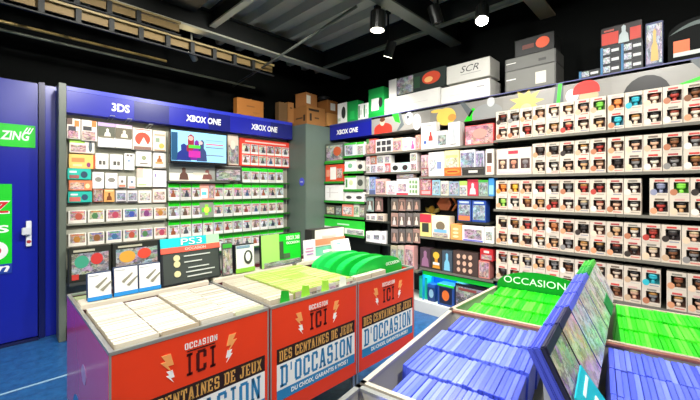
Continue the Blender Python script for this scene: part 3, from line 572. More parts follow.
hA(153, 189, 166, 202.5, '#f4e0d0', [('a', .1, .2, .8, .6, '#e0a890')], 'pinkish handheld case above the two long rows, at the bay edge', .03)
bx = gm['games']
xx = [(68.5, 86.5), (88, 104.5), (106.5, 122), (123.5, 138), (139.5, 153), (154.5, 167.5)]
cc = [['#d89a8c', '#a8b46a', '#d06a78', '#5a6ab0', '#b06a8a', '#d8a860'], ['#b8884a', '#8c6a4c', '#5470c0', '#8aa08c', '#7a5cb0', '#e08a5c']]
nm = [['pink', 'leafy', 'rose', 'blue', 'plum', 'golden'], ['brown', 'bark brown', 'royal blue', 'sage', 'violet', 'apricot']]
for r, (zt, zb) in enumerate(((1.225, 1.098), (1.0, .872))):
    ledge(bx, xa0 + .01, xa1 - .01, zb, .016)
    ledge(bx, xa0 + .01, xa1 - .01, zb + .165, .05, '#a9a998', .02)
    for k, (x0, x1) in enumerate(xx):
        a, b = ax(x0, 4.35), ax(x1, 4.35)
        hc = carton('handheld_case', f'white handheld game case with {nm[r][k]} cover, {"upper" if r == 0 else "lower"} long row', 'game case', (a, 4.36, zb), 0, b - a, .127, .014, '#f0ece2', [('r', .0, .0, .06, 1, '#d8d4c8', 'case_spine')], 'handheld cases in two rows', tilt=-.03)
        cv = link('cover_art', WCOVS[(k + r * 5) % 8], hc, ((b - a) * .1, 0, .01), color=cc[r][k]); cv.scale.x = (b - a) * .84 / .118
# dark boards standing under the rows
ledge(bx, xa0, xa1, .57, .03, '#3a3c38', .3)
for (x0, x1, y0, c1, c2, lab) in ((69, 111, 247, '#3f9a78', '#c83a34', 'black poster box with green and red prints standing by the post'), (113, 160, 242.5, '#d8a03c', '#d84a34', 'black poster box with yellow and red prints beside the price board')):
    a, b = ax(x0, 4.1), ax(x1, 4.1)
    H = on_a((x0 + x1) / 2, y0, 4.1).z - .571
    carton('poster_box', lab, 'box', (a, 4.1, .571), 0, b - a, H, .1, '#26281f', [('a', .06, .2, .88, .62, '#4c5038'), ('o', .12, .38, .34, .38, c1), ('o', .5, .45, .3, .34, c2), ('r', .1, .87, .5, .06, '#b8b498'), ('r', .06, .06, .16, .16, '#c03a30')], tilt=-.02)
# wire hooks above the boxes
for px, y in ((108, 120), (125, 123), (146, 128)):
    p = on_a(px, y, 4.36); mb = MB(); mb.cyl((0, .04, 0), (0, -.12, .03), .004, SIL, n=6); mb.cyl((.035, .04, 0), (.035, -.12, .03), .004, SIL, n=6); mb.cyl((0, -.12, .03), (.035, -.12, .03), .004, SIL, n=6)
    mb.build('wire_hook', bx, loc=p - Vector(bx.location))
# ------------------------------------------------------------------ screen and console games
b2 = gm['screen']
p0, p1 = on_a(170, 128, 4.2), on_a(227, 136, 4.2); zlo = on_a(170, 163, 4.2).z; zhi = on_a(198, 131.5, 4.2).z
W, H = p1.x - p0.x, zhi - zlo
tv = thing('wall_tv', 'flat screen showing a pale blue menu under the blue header', 'screen', (p0.x, 4.2, zlo))
MB().box(0, 0, 0, W, .05, H, M('#15171c', .3)).build('bezel', tv, bev=.003)
sc = MB().box(.012, -.002, .03, W - .012, .0, H - .012, M('#8cc6e8', .2, 0, .55)).build('screen', tv)
def sp_(k, u, v, w, h, c, e=.5, n='screen_graphic', i=1): MB().prism(shape_pts(k, u, v, w, h, W, H), 'y', -.002 - .0008 * i, -.002, M(c, .3, 0, e)).build(n, sc)
sp_('r', .02, .09, .1, .82, '#1f4a6c', .4); sp_('s', .2, .12, .28, .78, '#8a2438', .45, i=2); sp_('s', .34, .12, .2, .62, '#6a1f88', .45, i=3); sp_('s', .1, .1, .24, .5, '#232f78', .4, i=4); sp_('s', .44, .1, .18, .66, '#30406a', .45, i=5)
sp_('o', .29, .7, .09, .14, '#c89a90', .45, i=6); sp_('o', .47, .6, .07, .11, '#c8a8a0', .45, i=7); sp_('r', .3, .48, .2, .09, '#48c43a', .5, i=8); sp_('r', .3, .2, .2, .2, '#b02a90', .45, i=9)
for k, (v, c) in enumerate(((.62, '#c8485c'), (.52, '#6a7484'), (.28, '#6a7484'), (.74, '#7aa0b8'))): sp_('r', .6, v, .33, .03, c, .4)
MB().box(W * .3, .05, H * .3, W * .7, 4.4 - 4.2, H * .7, M('#1b1c1f')).build('wall_bracket', tv)
# dark banner board under the screen
ledge(b2, xa1 + .01, xa2 - .005, on_a(200, 181, 4.3).z, .02, '#55584f', .12)
zb = on_a(200, 181, 4.3).z
a, b = ax(169, 4.3), ax(241, 4.3)
carton('banner_board', 'long grey banner board with dark figures below the screen', 'board', (a, 4.29, zb + .0), 0, b - a, .2, .02, '#8d8f86', [('r', 0, 0, .52, .45, '#e6e0cc', 'pale_strip'), ('s', .12, .05, .12, .75, '#5c3c30'), ('s', .42, .1, .14, .6, '#7c4840'), ('r', .6, 0, .4, .95, '#3a3832', 'dark_end'), ('a', .62, .06, .36, .7, '#5a4c40'), ('r', .3, .4, .2, .1, '#c9c4b0')], tilt=-.03)
GL = M('#1cc414', .35)
def xbox_case(xL, w, z, cov, lab, name='console_case', group='green topped cases on the games wall'):
    o = link(name, XC, None, (xL, 4.33, z + .0012)); o.scale.x = 1; o.rotation_euler = (-.05, 0, 0); tag(o, lab, 'game case', group)
    c = link('cover_art', random.choice(XCOVS), o, color=cov); return o
XC = MB().box(0, 0, 0, .124, .014, .165, M('#d6d8d0', .4)).box(0, -.004, .152, .124, .014, .2, GL).data('console_case', bev=.001)
pal = ['#cfc4bc', '#d6d0c4', '#b07a6c', '#c8b6a0', '#8c8c90', '#d2a698', '#9c8a7c', '#c4c4cc', '#a49a8c', '#cc9c80', '#b4babc']
rows_a = [('top', 1.5245, ax(243.5), xa3 - .02), ('second', 1.302, ax(169.5), xa3 - .015), ('third', 1.082, ax(169.5), xa3 - .01), ('fourth', .862, ax(169.5), xa3 - .01), ('fifth', .642, ax(169.5), xa3 - .01)]
for ri, (rn, z, x0, x1) in enumerate(rows_a):
    for bay, bl, br in ((b2, xa1, xa2), (gm['promo'], xa2, xa3)):
        l0, l1 = max(x0, bl), min(x1, br)
        if l1 - l0 > .05:
            ledge(bay, l0, l1, z, .018, '#1f5a18', .09)
    x = x0; k = 0
    while x + .124 < x1 + .01:
        gap = (rn == 'second' and ax(195) - .02 < x < ax(212) - .06) or (rn == 'third' and ax(196) - .02 < x < ax(213) - .06)
        if not gap:
            xbox_case(x, .124, z, random.choice(pal), f'green topped game case, {rn} green row, {ORD[k]} from the handheld bay')
        x += .134; k += 1
a, b = ax(195.5, 4.33), ax(216, 4.33)
carton('promo_card', 'salmon promo card with two pictures between the green topped cases', 'card', (a + .053, 4.33, 1.303), 0, min(b - a - .03, .196), .2, .012, '#f0a08c', [('r', .08, .1, .4, .6, '#f2f4f0'), ('r', .12, .3, .3, .2, '#5cc0c8'), ('a', .56, .1, .38, .8, '#a0522c')])
carton('promo_card', 'grey card with a green cross shape between the third row cases', 'card', (a + .051, 4.33, 1.083), 0, .17, .19, .012, '#8a8f80', [('r', .15, .35, .7, .3, '#58c832', 'green_bar'), ('r', .38, .15, .24, .7, '#8ade3c', 'green_bar'), ('o', .3, .3, .4, .4, '#e2ec5c')])
# red poster with rows of covers
b3 = gm['promo']
p, q = on_a(240, 0, 4.36), on_a(291, 0, 4.36); zt = min(2.165, on_a(266, 140, 4.36).z); zb = 1.7556
ledge(b3, xa2 + .02, xa3 - .02, zb - .0006, .014, '#5a2a22', .05)
po = carton('red_poster', 'red poster with two rows of game pictures beside the pillar', 'poster', (p.x, 4.375, zb), 0, q.x - p.x, zt - zb, .012, '#d83a26', [('r', .1, .86, .8, .05, '#f4c6b8', 'printed_line')], bev=.001)
W, H = q.x - p.x, zt - zb
for r in range(2):
    for k in range(6):
        cv = link('cover_art', XCOVS[(r * 3 + k) % 8], po, (W * (.045 + .155 * k) - .006, 0, H * (.44 if r == 0 else .04) - .012), color=random.choice(['#c8c0b4', '#a8a098', '#dcd8d4', '#7c7468', '#c4a494', '#b8bca4'])); cv.scale = (W * .14 / .112, 1, H * .35 / .136)
a, b = ax(228.5, 4.33), ax(239, 4.33)
carton('game_poster', 'tall picture board with pale figures between the screen and red poster', 'poster', (a, 4.34, zb + .0006), 0, b - a, .405, .015, '#d8c4b0', [('a', .04, .04, .92, .6, '#5c3c34'), ('o', .2, .5, .5, .3, '#e8d0bc')], tilt=-.02)
# ================================================================== corner pillar, cartons on top
PIL = MB().box(3.17, 3.97, 0, 3.99, 4.74, 2.38, M('#5c6a5f', .35)).build('corner_pillar', bev=.006); struct(PIL)
p = Vector((3.168, on_a(303, 181, 4.1).y, 0))
# blue round notice on the pillar flank
t = tag(MB().prism(ellipse(4.06, 1.54, .055, .06), 'x', 3.164, 3.169, M('#4a50c8', .4)).build('round_notice_sign'), 'small round blue notice stuck on the pillar flank', 'sign')
MB().box(3.1625, 4.03, 1.53, 3.164, 4.09, 1.55, M('#a8acd8')).build('printed_line', t)
CB, CB2 = '#9c6a38', '#96683c'
def cardboard(label, loc, rz, W, D, H, col, ps=()):
    o = carton('cardboard_box', label, 'box', loc, rz, W, H, D, col, ps, 'cartons on the pillar')
    MB().box(W * .46, .0, H, W * .54, D, H + .002, M('#c89a60', .3)).build('packing_tape', o)
    return o
zt = 2.382
ar = [('r', .1, .74, .55, .12, '#2c2018', 'printed_letters'), ('r', .15, .2, .1, .4, '#2c2018', 'printed_arrow'), ('r', .42, .35, .22, .08, '#5a3c22')]
o = cardboard('large corner carton with printed letters and arrows on the pillar', (3.2, 3.985, zt), 0, .36, .36, .27, CB, ar)
MB().box(-.0015, .04, .05, 0, .08, .14, M('#2c2018')).build('printed_arrow', o); MB().box(-.0015, .1, .09, 0, .26, .11, M('#4a3422')).build('printed_letters', o)
o = cardboard('upper tilted carton with a white label on the pillar stack', (3.22, 4.03, zt + .274), .12, .24, .22, .2, '#a06a3a', [('r', .05, .2, .35, .6, '#d8d4c4', 'shipping_label')])
o = cardboard('plain pale carton at the pillar edge below the labelled one', (3.6, 3.98, 2.402), 0, .22, .3, .2, '#c28c50')
o = cardboard('brown carton with white shipping label on the pale carton', (3.6, 3.985, 2.604), 0, .22, .28, .2, '#96602f', [('r', .3, .25, .45, .55, '#e4e2d6', 'shipping_label')])
tag(MB().ell((3.66, 4.12, 2.85), (.1, .09, .04), M('#1a1c1a'), e=.8).build('cable_bundle', smooth=True), 'black bundle lying on the labelled brown carton', 'cable')
HZ = 2.426
def on_top_a(px0, px1, ytop, D, col, lab, ps=(), Y=4.3, rz=0.0):
    a, b = ax(px0, Y), ax(px1, Y); return cardboard(lab, (a, Y, HZ), rz, b - a, D, on_a((px0 + px1) / 2, ytop, Y).z - HZ, col, ps)
on_top_a(237, 263.5, 99.5, .1, '#a86a2c', 'orange-brown carton alone on top of the blue header', [('r', .35, .55, .3, .08, '#8a5626'), ('r', .6, .2, .25, .1, '#9a642e')])
on_top_a(279, 287.5, 102.5, .1, '#6c5132', 'dim brown carton at the pillar side of the header')
on_top_a(288.2, 293.8, 102.5, .1, '#a5723e', 'narrow brown carton squeezed beside the big pillar carton', [('r', .3, .7, .4, .06, '#5a3c22')])
# ================================================================== wall B: shelving bays
XB = 3.53; XH = 3.63
def by(px, X=XB): return on_b(px, 0, X).y
Y = dict(a=3.96, b=by(367), c=2.28, d=1.415, e=.43, f=-.62)
Y['b'] = by(365.3)
DKS = M('#1b1d18', .5); SHV = M('#3c3d34', .5); BOARD = M('#1c1e1a', .6)
def bay(y1, y0, shelves, label, lipc='#6e6b60', back=BOARD, z0=.13):
    t = thing('shelving_bay', label, 'shelving', (3.86, (y0 + y1) / 2, 0), group='shelving bays of the long wall'); h = (y1 - y0) / 2
    MB().box(0, -h, 0, .03, h, 2.16, back).build('back_panel', t)
    for yy in (-h, h - .02): MB().box(-.04, yy, 0, 0, yy + .02, 2.16, DKS).build('upright', t)
    MB().box(XB - 3.86 - .02, -h, 0, 0, h, z0, M('#d8dad2')).build('base_plinth', t)
    for z in shelves:
        s = MB().box(XB - 3.86 - .012, -h + .002, z - .018, 0, h - .002, z, SHV).build('shelf', t)
        MB().box(XB - 3.86 - .018, -h + .002, z - .022, XB - 3.86 - .012, h - .002, z + .001, M(lipc)).build('price_strip', s)
    return t
s1 = bay(Y['a'], Y['b'], [], 'dark shelving bay of white console boxes beside the pillar')
s2 = bay(Y['b'], Y['c'], [1.905, 1.65, 1.365], 'dark shelving bay with hanging packs on hooks')
s3 = bay(Y['c'], Y['d'], [1.9, 1.583, 1.365, .885, .52], 'dark shelving bay with toys above the lit floor display')
FZ = [1.925, 1.577, 1.24, .89, .545]
s4 = bay(Y['d'], Y['e'], FZ, 'dark shelving bay of boxed figures next to the toys'); s5 = bay(Y['e'], Y['f'], FZ, 'dark shelving bay of boxed figures farthest from the pillar')
# header over the whole wall
for (y1, y0, c, lab) in ((Y['a'], by(371.5, XH), '#161f90', 'blue header panel with white lettering above the pillar end of the wall'), (by(371.5, XH), by(430, XH), '#93918b', 'grey header panel with a red bust and white disc'), (by(430, XH), by(503, XH), '#8a8882', 'grey header panel with yellow blob and silver shape'),
        (by(503, XH), by(612, XH), '#8f8d87', 'grey header panel with golden burst and red dome'), (by(612, XH), Y['f'], '#94928c', 'grey header panel with the black shape and green stripe')):
    t = thing('header_panel_board', lab, 'header', (XH, y1, 2.176), -PI / 2, 'headers of the long wall'); W = y1 - y0
    MB().box(0, 0, 0, W, .27, .232, M(c, .35)).build('panel', t, bev=.002)
    MB().box(0, -.004, .226, W, 0, .236, M('#5a5e8c')).build('top_edge', t)
    def pr(pts, col, n='printed_shape', y=.0015): MB().prism([(q[0] - 0, q[1]) for q in pts], 'y', -y, 0, M(col, .4)).build(n, t)
    def ux(px): return y1 - by(px, XH)
    if c == '#161f90':
        link('lettering', font_data('XBOX ONE', .44, .07, WHT, .03, .1), t, (ux(347), -.002, .105)); MB().box(0, -.001, .19, W, 0, .226, M('#1a2684')).build('printed_band', t)
    if 'bust' in lab:
        x = ux(383); pr(ellipse(x, .06, .15, .075)[:11] + [(x - .15, .0), (x + .15, .0)], '#c8382a', 'red_jacket'); pr(ellipse(x - .01, .15, .04, .052), '#e0b49a', 'printed_head', .002); pr(ellipse(x - .01, .18, .045, .03), '#5a3a26', 'printed_hair', .0025)
        a = ux(392); pr([(a, .232), (a + .1, .232), (a + .13, .1), (a + .05, .13)], '#2fd52a'); pr([(a + .1, .23), (a + .14, .23), (a + .19, .07), (a + .1, .0), (a + .07, 0), (a + .14, .1)], '#5d6466')
        pr(ellipse(ux(409), .14, .06, .075), '#ecebe8', 'printed_disc'); pr(ellipse(ux(417), .08, .06, .1), '#d8d6d0', 'printed_disc', .001); pr(ellipse(ux(408), .155, .018, .022), '#4a4c4e', 'printed_disc', .003)
    if 'yellow' in lab:
        pr(ellipse(ux(446), .09, .12, .1), '#f0c860', 'printed_disc'); pr(ellipse(ux(437), .17, .08, .02), '#f0c860', 'printed_disc', .002); pr(ellipse(ux(452), .07, .05, .04), '#e09a4a', 'printed_disc', .0025)
        a = ux(459); pr([(a, .232), (a + .05, .232), (a + .16, .1), (a + .12, .04)], '#5d6466'); a = ux(464); pr([(a, .0), (a + .1, .14), (a + .17, .1), (a + .15, 0)], '#25d421')
        x = ux(487); pr(ellipse(x, .06, .16, .1)[:11] + [(x - .16, 0), (x + .16, 0)], '#8f9290', 'printed_dome', .002); pr(ellipse(x + .04, .17, .04, .05), '#c3c6c4', 'printed_disc', .0025)
    if 'burst' in lab:
        x = ux(526); pts = []
        for k in range(18):
            an = 2 * PI * k / 18; r = (.1 if k % 2 else .19); pts.append((x + r * math.cos(an) * .85, min(.228, max(.0, .11 + r * math.sin(an) * .75))))
        pr(pts, '#e8c462', 'printed_burst'); pr(ellipse(x - .0, .05, .05, .045), '#d8ac88', 'printed_disc', .002)
        a = ux(556); pr([(a - .03, 0), (a + .06, 0), (a + .06, .232), (a - .0, .232)], '#5d6466'); pr([(a + .0, 0), (a + .025, 0), (a + .05, .232), (a + .02, .232)], '#32d824', 'printed_stripe', .002)
        x = ux(586); pr(ellipse(x, .13, .1, .085)[:11] + [(x - .1, .1), (x + .1, .1)], '#d82a20', 'printed_dome'); pr(ellipse(x + .02, .075, .07, .05), '#dcaa84', 'printed_disc', .001); pr(ellipse(ux(572), .1, .05, .06), '#e6e4de', 'printed_disc', .0014)
    if 'black' in lab:
        x = ux(646); pr(ellipse(x, .0, .15, .17)[:11], '#1a1a17', 'printed_dome')
        a = ux(683); pr([(a + .03, .232), (a + .08, .232), (a + .3, .0), (a + .2, .0)], '#5d6466', 'printed_band'); pr([(a - .02, .06), (a + .3, .16), (a + .3, .12), (a, .045)], '#32c824', 'printed_stripe', .002)
# ------------------------------------------------------------------ boxed figures: one kind, copied with its parts
FW, FH, FD = .1085, .142, .09
def figure_proto():
    mb = MB(); Wm = M('#d6c9b7', .4); x0, x1, z0, z1, d = .024, .1045, .030, .110, .05
    mb.face([(0, 0, 0), (FW, 0, 0), (FW, 0, z0), (0, 0, z0)], Wm); mb.face([(0, 0, z1), (FW, 0, z1), (FW, 0, FH), (0, 0, FH)], Wm)
    mb.face([(0, 0, z0), (x0, 0, z0), (x0, 0, z1), (0, 0, z1)], Wm); mb.face([(x1, 0, z0), (FW, 0, z0), (FW, 0, z1), (x1, 0, z1)], Wm)
    for q in (((x0, z0), (x1, z0)), ((x1, z0), (x1, z1)), ((x1, z1), (x0, z1)), ((x0, z1), (x0, z0))):
        mb.face([(q[0][0], 0, q[0][1]), (q[1][0], 0, q[1][1]), (q[1][0], d, q[1][1]), (q[0][0], d, q[0][1])], OC)
    mb.face([(x0, d, z0), (x1, d, z0), (x1, d, z1), (x0, d, z1)], OC)
    mb.face([(0, 0, 0), (0, FD, 0), (0, FD, FH), (0, 0, FH)], Wm); mb.face([(FW, 0, 0), (FW, FD, 0), (FW, FD, FH), (FW, 0, FH)], Wm)
    mb.face([(0, FD, 0), (FW, FD, 0), (FW, FD, FH), (0, FD, FH)], Wm); mb.face([(0, 0, FH), (FW, 0, FH), (FW, FD, FH), (0, FD, FH)], Wm); mb.face([(0, 0, 0), (FW, 0, 0), (FW, FD, 0), (0, FD, 0)], Wm)
    o = mb.build('figure_box'); cx = (x0 + x1) / 2
    f = MB(); f.ell((cx, .026, .077), (.026, .02, .02), OC, e=.75); f.ell((cx, .026, .042), (.014, .012, .018), OC); f.build('figurine', o, smooth=True)
    MB().ell((cx, .022, .091), (.027, .02, .012), OC, e=.8).build('figurine_hair', o, smooth=True)
    MB().prism(ellipse(.024, .036, .021, .024), 'y', -.0012, 0, OC).build('portrait_print', o)
    MB().box(.03, -.001, FH - .026, .085, 0, FH - .012, OC).build('title_print', o)
    MB().box(.045, -.001, .012, .098, 0, .02, OC).build('name_print', o)
    return o
FP = figure_proto(); used = [False]
wins = ['#4a2e26', '#5a362a', '#40322e', '#604234', '#4c3832', '#6a443a', '#463c3e', '#3e3024']
heads = [('tan', '#d8a878'), ('pale', '#ead2b8'), ('red', '#b8443a'), ('grey', '#8c8884'), ('brown', '#8a5a3c'), ('dark', '#3c3430'), ('ivory', '#e8dcc8'), ('peach', '#e0b090')]
hairs = ['#3a2a20', '#6a4a30', '#2a2624', '#a8783c', '#8a3a2a', '#c8b088', '#54504c']
def place_fig(y, z, rown, shelf, k, win=None, head=None, X=XB + .002):
    hn, hc = head or random.choice(heads)
    cols = {'figurine': hc, 'figurine_hair': random.choice(hairs) if not head else hc, 'portrait_print': random.choice([hc, hc, '#f0e8d8', '#c8a888', '#d89870', '#b87858', '#e8c8a8']), 'title_print': random.choice(['#c8403a', '#b8504a', '#7a6a5c', '#a84848', '#8a8478', '#d0a8a0', '#c8504c']), 'name_print': random.choice(['#c8c0b4', '#a89c90', '#d07870', '#8c8c98'])}
    loc = (X + random.uniform(0, .004), y, z)
    if not used[0]: objs = [FP] + list(FP.children); FP.location = loc; FP.rotation_euler = (0, 0, -PI / 2); used[0] = True
    else: objs = copy_thing(FP, loc, -PI / 2)
    objs[0].color = lin(win or random.choice(wins))
    for o in objs[1:]: o.color = lin(cols[o.name.split('.')[0]])
    tag(objs[0], f'white figure box with {hn} head, {rown} row of {shelf} shelf, {ORD[k]} from the toys', 'figure box', f'figure boxes on the {shelf} shelf')
SH = ['topmost', 'second', 'third', 'fourth', 'lowest']
special = {(0, 1, 9): ('#2a6a78', ('teal', '#38b0c0')), (0, 0, 8): ('#30748a', ('turquoise', '#44bcc8')), (0, 1, 7): ('#5a7a3a', ('lime', '#7cc84a')), (2, 1, 11): ('#4a8a2a', ('lime green', '#8ae04a')), (2, 1, 0): ('#a84a2a', ('orange', '#e89040')), (2, 1, 1): ('#a86a1a', ('gold', '#e8b840')),
           (2, 0, 0): ('#4a7a3a', ('leaf green', '#a8d860')), (4, 1, 10): ('#2a8a94', ('teal', '#38b8c4')), (0, 1, 8): ('#8a4a2a', ('orange', '#e88a48')), (2, 1, 10): ('#3a3c54', ('slate', '#8c90a8')), (3, 1, 4): ('#9a5a34', ('rust', '#c07848'))}
for si, z in enumerate(FZ):
    gapn = {0: 8, 1: 8, 2: 10, 3: 99, 4: 11}[si]; gw = {2: .045, 4: .03}.get(si, .008)
    start = Y['d'] - .02
    for r in range(2):
        y = start; k = 0; n = 0
        while y > -.42 and n < 16:
            if si == 1 and n < 3: y -= .1125; n += 1; continue
            if n == gapn: y -= gw
            wn, hd_ = special.get((si, r, n), (None, None))
            place_fig(y, z + r * FH + .0005, 'upper' if r else 'lower', SH[si], n, wn, hd_)
            y -= .1125; n += 1
# wide three-figure pack
t = carton('figure_pack', 'wide white pack with three figures and red lettering on the second shelf', 'figure box', (XB, Y['d'] - .025, 1.5775), -PI / 2, .325, .26, .1, '#dccfc0', [('r', .35, .78, .28, .12, '#c83a4a', 'red_title'), ('r', .04, .06, .92, .1, '#c8b8c0')])
for k, c in enumerate(('#caa888', '#c8866a', '#7c7674')):
    x = .05 + .105 * k
    MB().box(x - .03, -.0012, .06, x + .05, 0, .155, M('#4a342e')).build('window_panel', t); MB().ell((x + .01, .0, .12), (.026, .008, .022), M(c), e=.8).build('figurine', t, smooth=True); MB().ell((x + .01, .0, .08), (.014, .006, .018), M(c)).build('figurine_torso', t, smooth=True)
# ================================================================== goods on the long wall
def sB(x0, y0, x1, z, D, col, ps, lab, name='toy_box', cat='box', side=None, X=XB, y1=None, tilt=0.0, group=None):
    return item_b(name, lab, cat, x0, y0, x1, y1 or 0, D, col, ps, group, X=X, side=side, z=None if y1 else z + .0006, tilt=tilt)
A1 = [('a', .05, .05, .9, .9)]
def art(c, u=.06, v=.08, w=.88, h=.8): return ('a', u, v, w, h, c)
# --- first bay beside the pillar (green lipped shelves)
GSH = M('#2c8a2c', .4)
for (px0, px1, zz) in ((325, 344, 1.835), (344, 364, 1.9), (325, 344, 1.545), (344, 364, 1.68), (325, 365, 1.262), (325, 365, 1.05), (325, 365, .80), (344, 364, 1.43)):
    s = MB().box(XB - 3.86 - .012, by(px1) - s1.location[1] + .002, zz - .02, 0, min(by(px0), Y['a']) - s1.location[1] - .002, zz, M('#3a3d36')).build('shelf', s1)
    MB().box(XB - 3.86 - .02, by(px1) - s1.location[1] + .002, zz - .028, XB - 3.86 - .012, min(by(px0), Y['a']) - s1.location[1] - .002, zz + .003, GSH).build('price_strip', s)
sB(325.5, 143, 343.5, 1.835, .12, '#545a50', [art('#5a5f54'), ('o', .45, .3, .42, .5, '#c05a34', 'printed_disc'), ('r', 0, 0, 1, .06, '#4cb03a')], 'dark round-device box on the top green shelf beside the pillar')
sB(344.5, 143, 356, 1.9, .12, '#d8dce0', [art('#3c5a8c', .1, .1, .6, .7), ('r', 0, .86, 1, .14, '#3cbc3a')], 'pale box with a blue print and green top, pillar bay')
sB(356.5, 142, 364, 1.9, .12, '#e2e4da', [('r', 0, .84, 1, .16, '#48c43c'), art('#a09c8c', .15, .1, .7, .6)], 'narrow pale box with green top, pillar bay')
sB(325.5, 164.5, 343, 1.545, .1, '#e0502f', [('r', .28, .12, .34, .74, '#f6f0e4', 'white_card'), ('r', .06, .3, .18, .4, '#e89c7c'), art('#d88a6a', .66, .2, .3, .55)], 'red box with a white middle card beside the pillar')
sB(344.5, 160, 356, 1.68, .12, '#f2f2ea', [('o', .3, .3, .4, .4, '#7cb88c'), ('r', 0, .9, 1, .1, '#a8d49c')], 'white box with a green round mark, pillar bay')
sB(356.5, 161, 364, 1.68, .1, '#d8d4c8', [('o', .2, .2, .6, .5, '#3c3c3a')], 'small pale box with a dark disc, pillar bay')
sB(344.5, 176, 356, 1.43, .12, '#eef0e6', [('r', .1, .15, .16, .6, '#4a8a4c'), ('o', .4, .3, .35, .4, '#d0d8a4'), ('r', 0, .88, 1, .12, '#44c038')], 'white box with green bars, lower in the pillar bay')
sB(356.5, 176, 364, 1.43, .1, '#b4b4a8', [('o', .15, .25, .7, .5, '#4c5048')], 'grey box with a dark controller print, pillar bay')
sB(325, 185, 344, 1.262, .16, '#f6f3ec', [('r', .25, .2, .05, .6, '#d8cfc8'), ('r', .1, .5, .6, .04, '#dcd4cc')], 'large white console box on the green shelf beside the pillar', side='#d8d4cc')
for (a, b, l) in ((344.5, 353.5, 'nearer the pillar'), (354, 364, 'farther from the pillar')):
    sB(a, 192, b, 1.262, .12, '#f2efe8', [('o', .2, .25, .6, .35, '#4a4a48', 'printed_controller')], f'white controller box below the green bars, {l}')
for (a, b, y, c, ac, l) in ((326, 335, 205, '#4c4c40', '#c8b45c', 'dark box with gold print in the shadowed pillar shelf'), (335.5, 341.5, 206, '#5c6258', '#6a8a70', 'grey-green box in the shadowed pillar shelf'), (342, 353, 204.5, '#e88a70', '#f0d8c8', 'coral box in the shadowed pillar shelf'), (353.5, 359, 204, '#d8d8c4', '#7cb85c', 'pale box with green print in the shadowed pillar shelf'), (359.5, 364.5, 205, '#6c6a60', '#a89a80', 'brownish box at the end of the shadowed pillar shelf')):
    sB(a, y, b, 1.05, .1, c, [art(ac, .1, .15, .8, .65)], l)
sB(324.5, 220, 364, .80, .02, '#2fd03a', [('r', .0, .0, 1, .42, '#f0ece4', 'pale_band'), ('r', .35, .62, .3, .1, '#c8f4c8'), art('#b8b4a0', .6, .04, .38, .3)], 'wide green and white banner card on the low pillar shelf', name='banner_card', cat='card')
# --- second bay
def run(items, z, shelf_lab):
    for (a, b, y, D, c, ps, l) in items: sB(a, y, b, z, D, c, ps, l)
run([(366.5, 375, 139, .1, '#b8483a', [art('#c8583c', .05, .05, .9, .85), ('r', 0, .7, .3, .3, '#4a8a4c')], 'red picture box at the pillar end of the top shelf'),
     (375.5, 392, 139, .1, '#e8e4de', [('r', .08 + .31 * i, .1 + .45 * j, .24, .32, '#3c3a3c', 'dark_window') for i in range(3) for j in range(2)], 'white box with six dark windows on the top shelf'),
     (392.5, 402, 138, .1, '#d8b49c', [art('#b84a3c', .1, .1, .8, .7)], 'tan and red box on the top shelf beside the six windows'),
     (402.5, 410, 137.5, .1, '#f2eee8', [('r', .2, .2, .5, .2, '#d89cb4')], 'plain white box with pink strip on the top shelf'),
     (410.5, 415, 138, .1, '#ead0e0', [('s', .15, .1, .7, .7, '#a8508c')], 'narrow lilac box on the top shelf'),
     (415.5, 420, 135, .1, '#e8a088', [art('#d0483c', .1, .1, .8, .8)], 'narrow red-orange box on the top shelf')], 1.905, '')
sh2 = [(363, 371, 158, '#e4c8c8', '#b8787c', 'pinkish'), (371.5, 380, 157.5, '#b0603c', '#8a4a30', 'rust'), (380.5, 388, 158.5, '#d8d0c8', '#54504c', 'grey-white'), (388.5, 396, 157, '#e0dcd4', '#5c4c44', 'ivory'), (410, 417, 152, '#dcd6cc', '#6a5c54', 'cream')]
zt2 = 1.65
low = [(366, 370, '#e6dcd8', '#9c8a80'), (370.5, 376, '#d0ccd4', '#787088'), (376.5, 384, '#f0e8ea', '#c8909c'), (384.5, 390, '#d8585c', '#e8b0b4'), (390.5, 400, '#e6e8e4', '#2c2c2a'), (400.5, 409.5, '#bfe0dc', '#3a2e2c'), (410, 417, '#e8d8d4', '#a85850')]
nmz = ['pale', 'mauve', 'rosy', 'crimson', 'white dark-window', 'mint dark-window', 'beige']
for i, (a, b, c, ac) in enumerate(low):
    ym = on_b((a + b) / 2, 0, XB); d = (XB) / (FWD[0] + RGT[0] * dir_t((a + b) / 2))
    yt = 188 - (1.65 + .112 - EYE) / d * FOC
    ps = [('o', .2, .15, .6, .6, ac, 'dark_window')] if 'dark-window' in nmz[i] else [art(ac, .1, .1, .8, .7)]
    sB(a, yt, b, 1.65, .1, c, ps, f'small {nmz[i]} figure box standing on the second shelf of the hook bay')
    if i in (0, 1, 2, 3, 6):
        yt2 = 188 - (1.65 + .222 - EYE) / d * FOC
        n2 = ['pinkish', 'rust', 'grey-white', 'ivory', '', '', 'cream'][i]; a2, b2_, c2 = {0: ('#e4c8c8', '#b8787c', 0), 1: ('#b0603c', '#8a4a30', 0), 2: ('#d8d0c8', '#54504c', 0), 3: ('#e0dcd4', '#5c4c44', 0), 6: ('#dcd6cc', '#6a5c54', 0)}[i]
        sB(a, yt2, b, 1.6506 + .1125, .1, a2, [art(b2_, .12, .12, .76, .7)], f'{n2} figure box stacked on another on the second hook bay shelf')
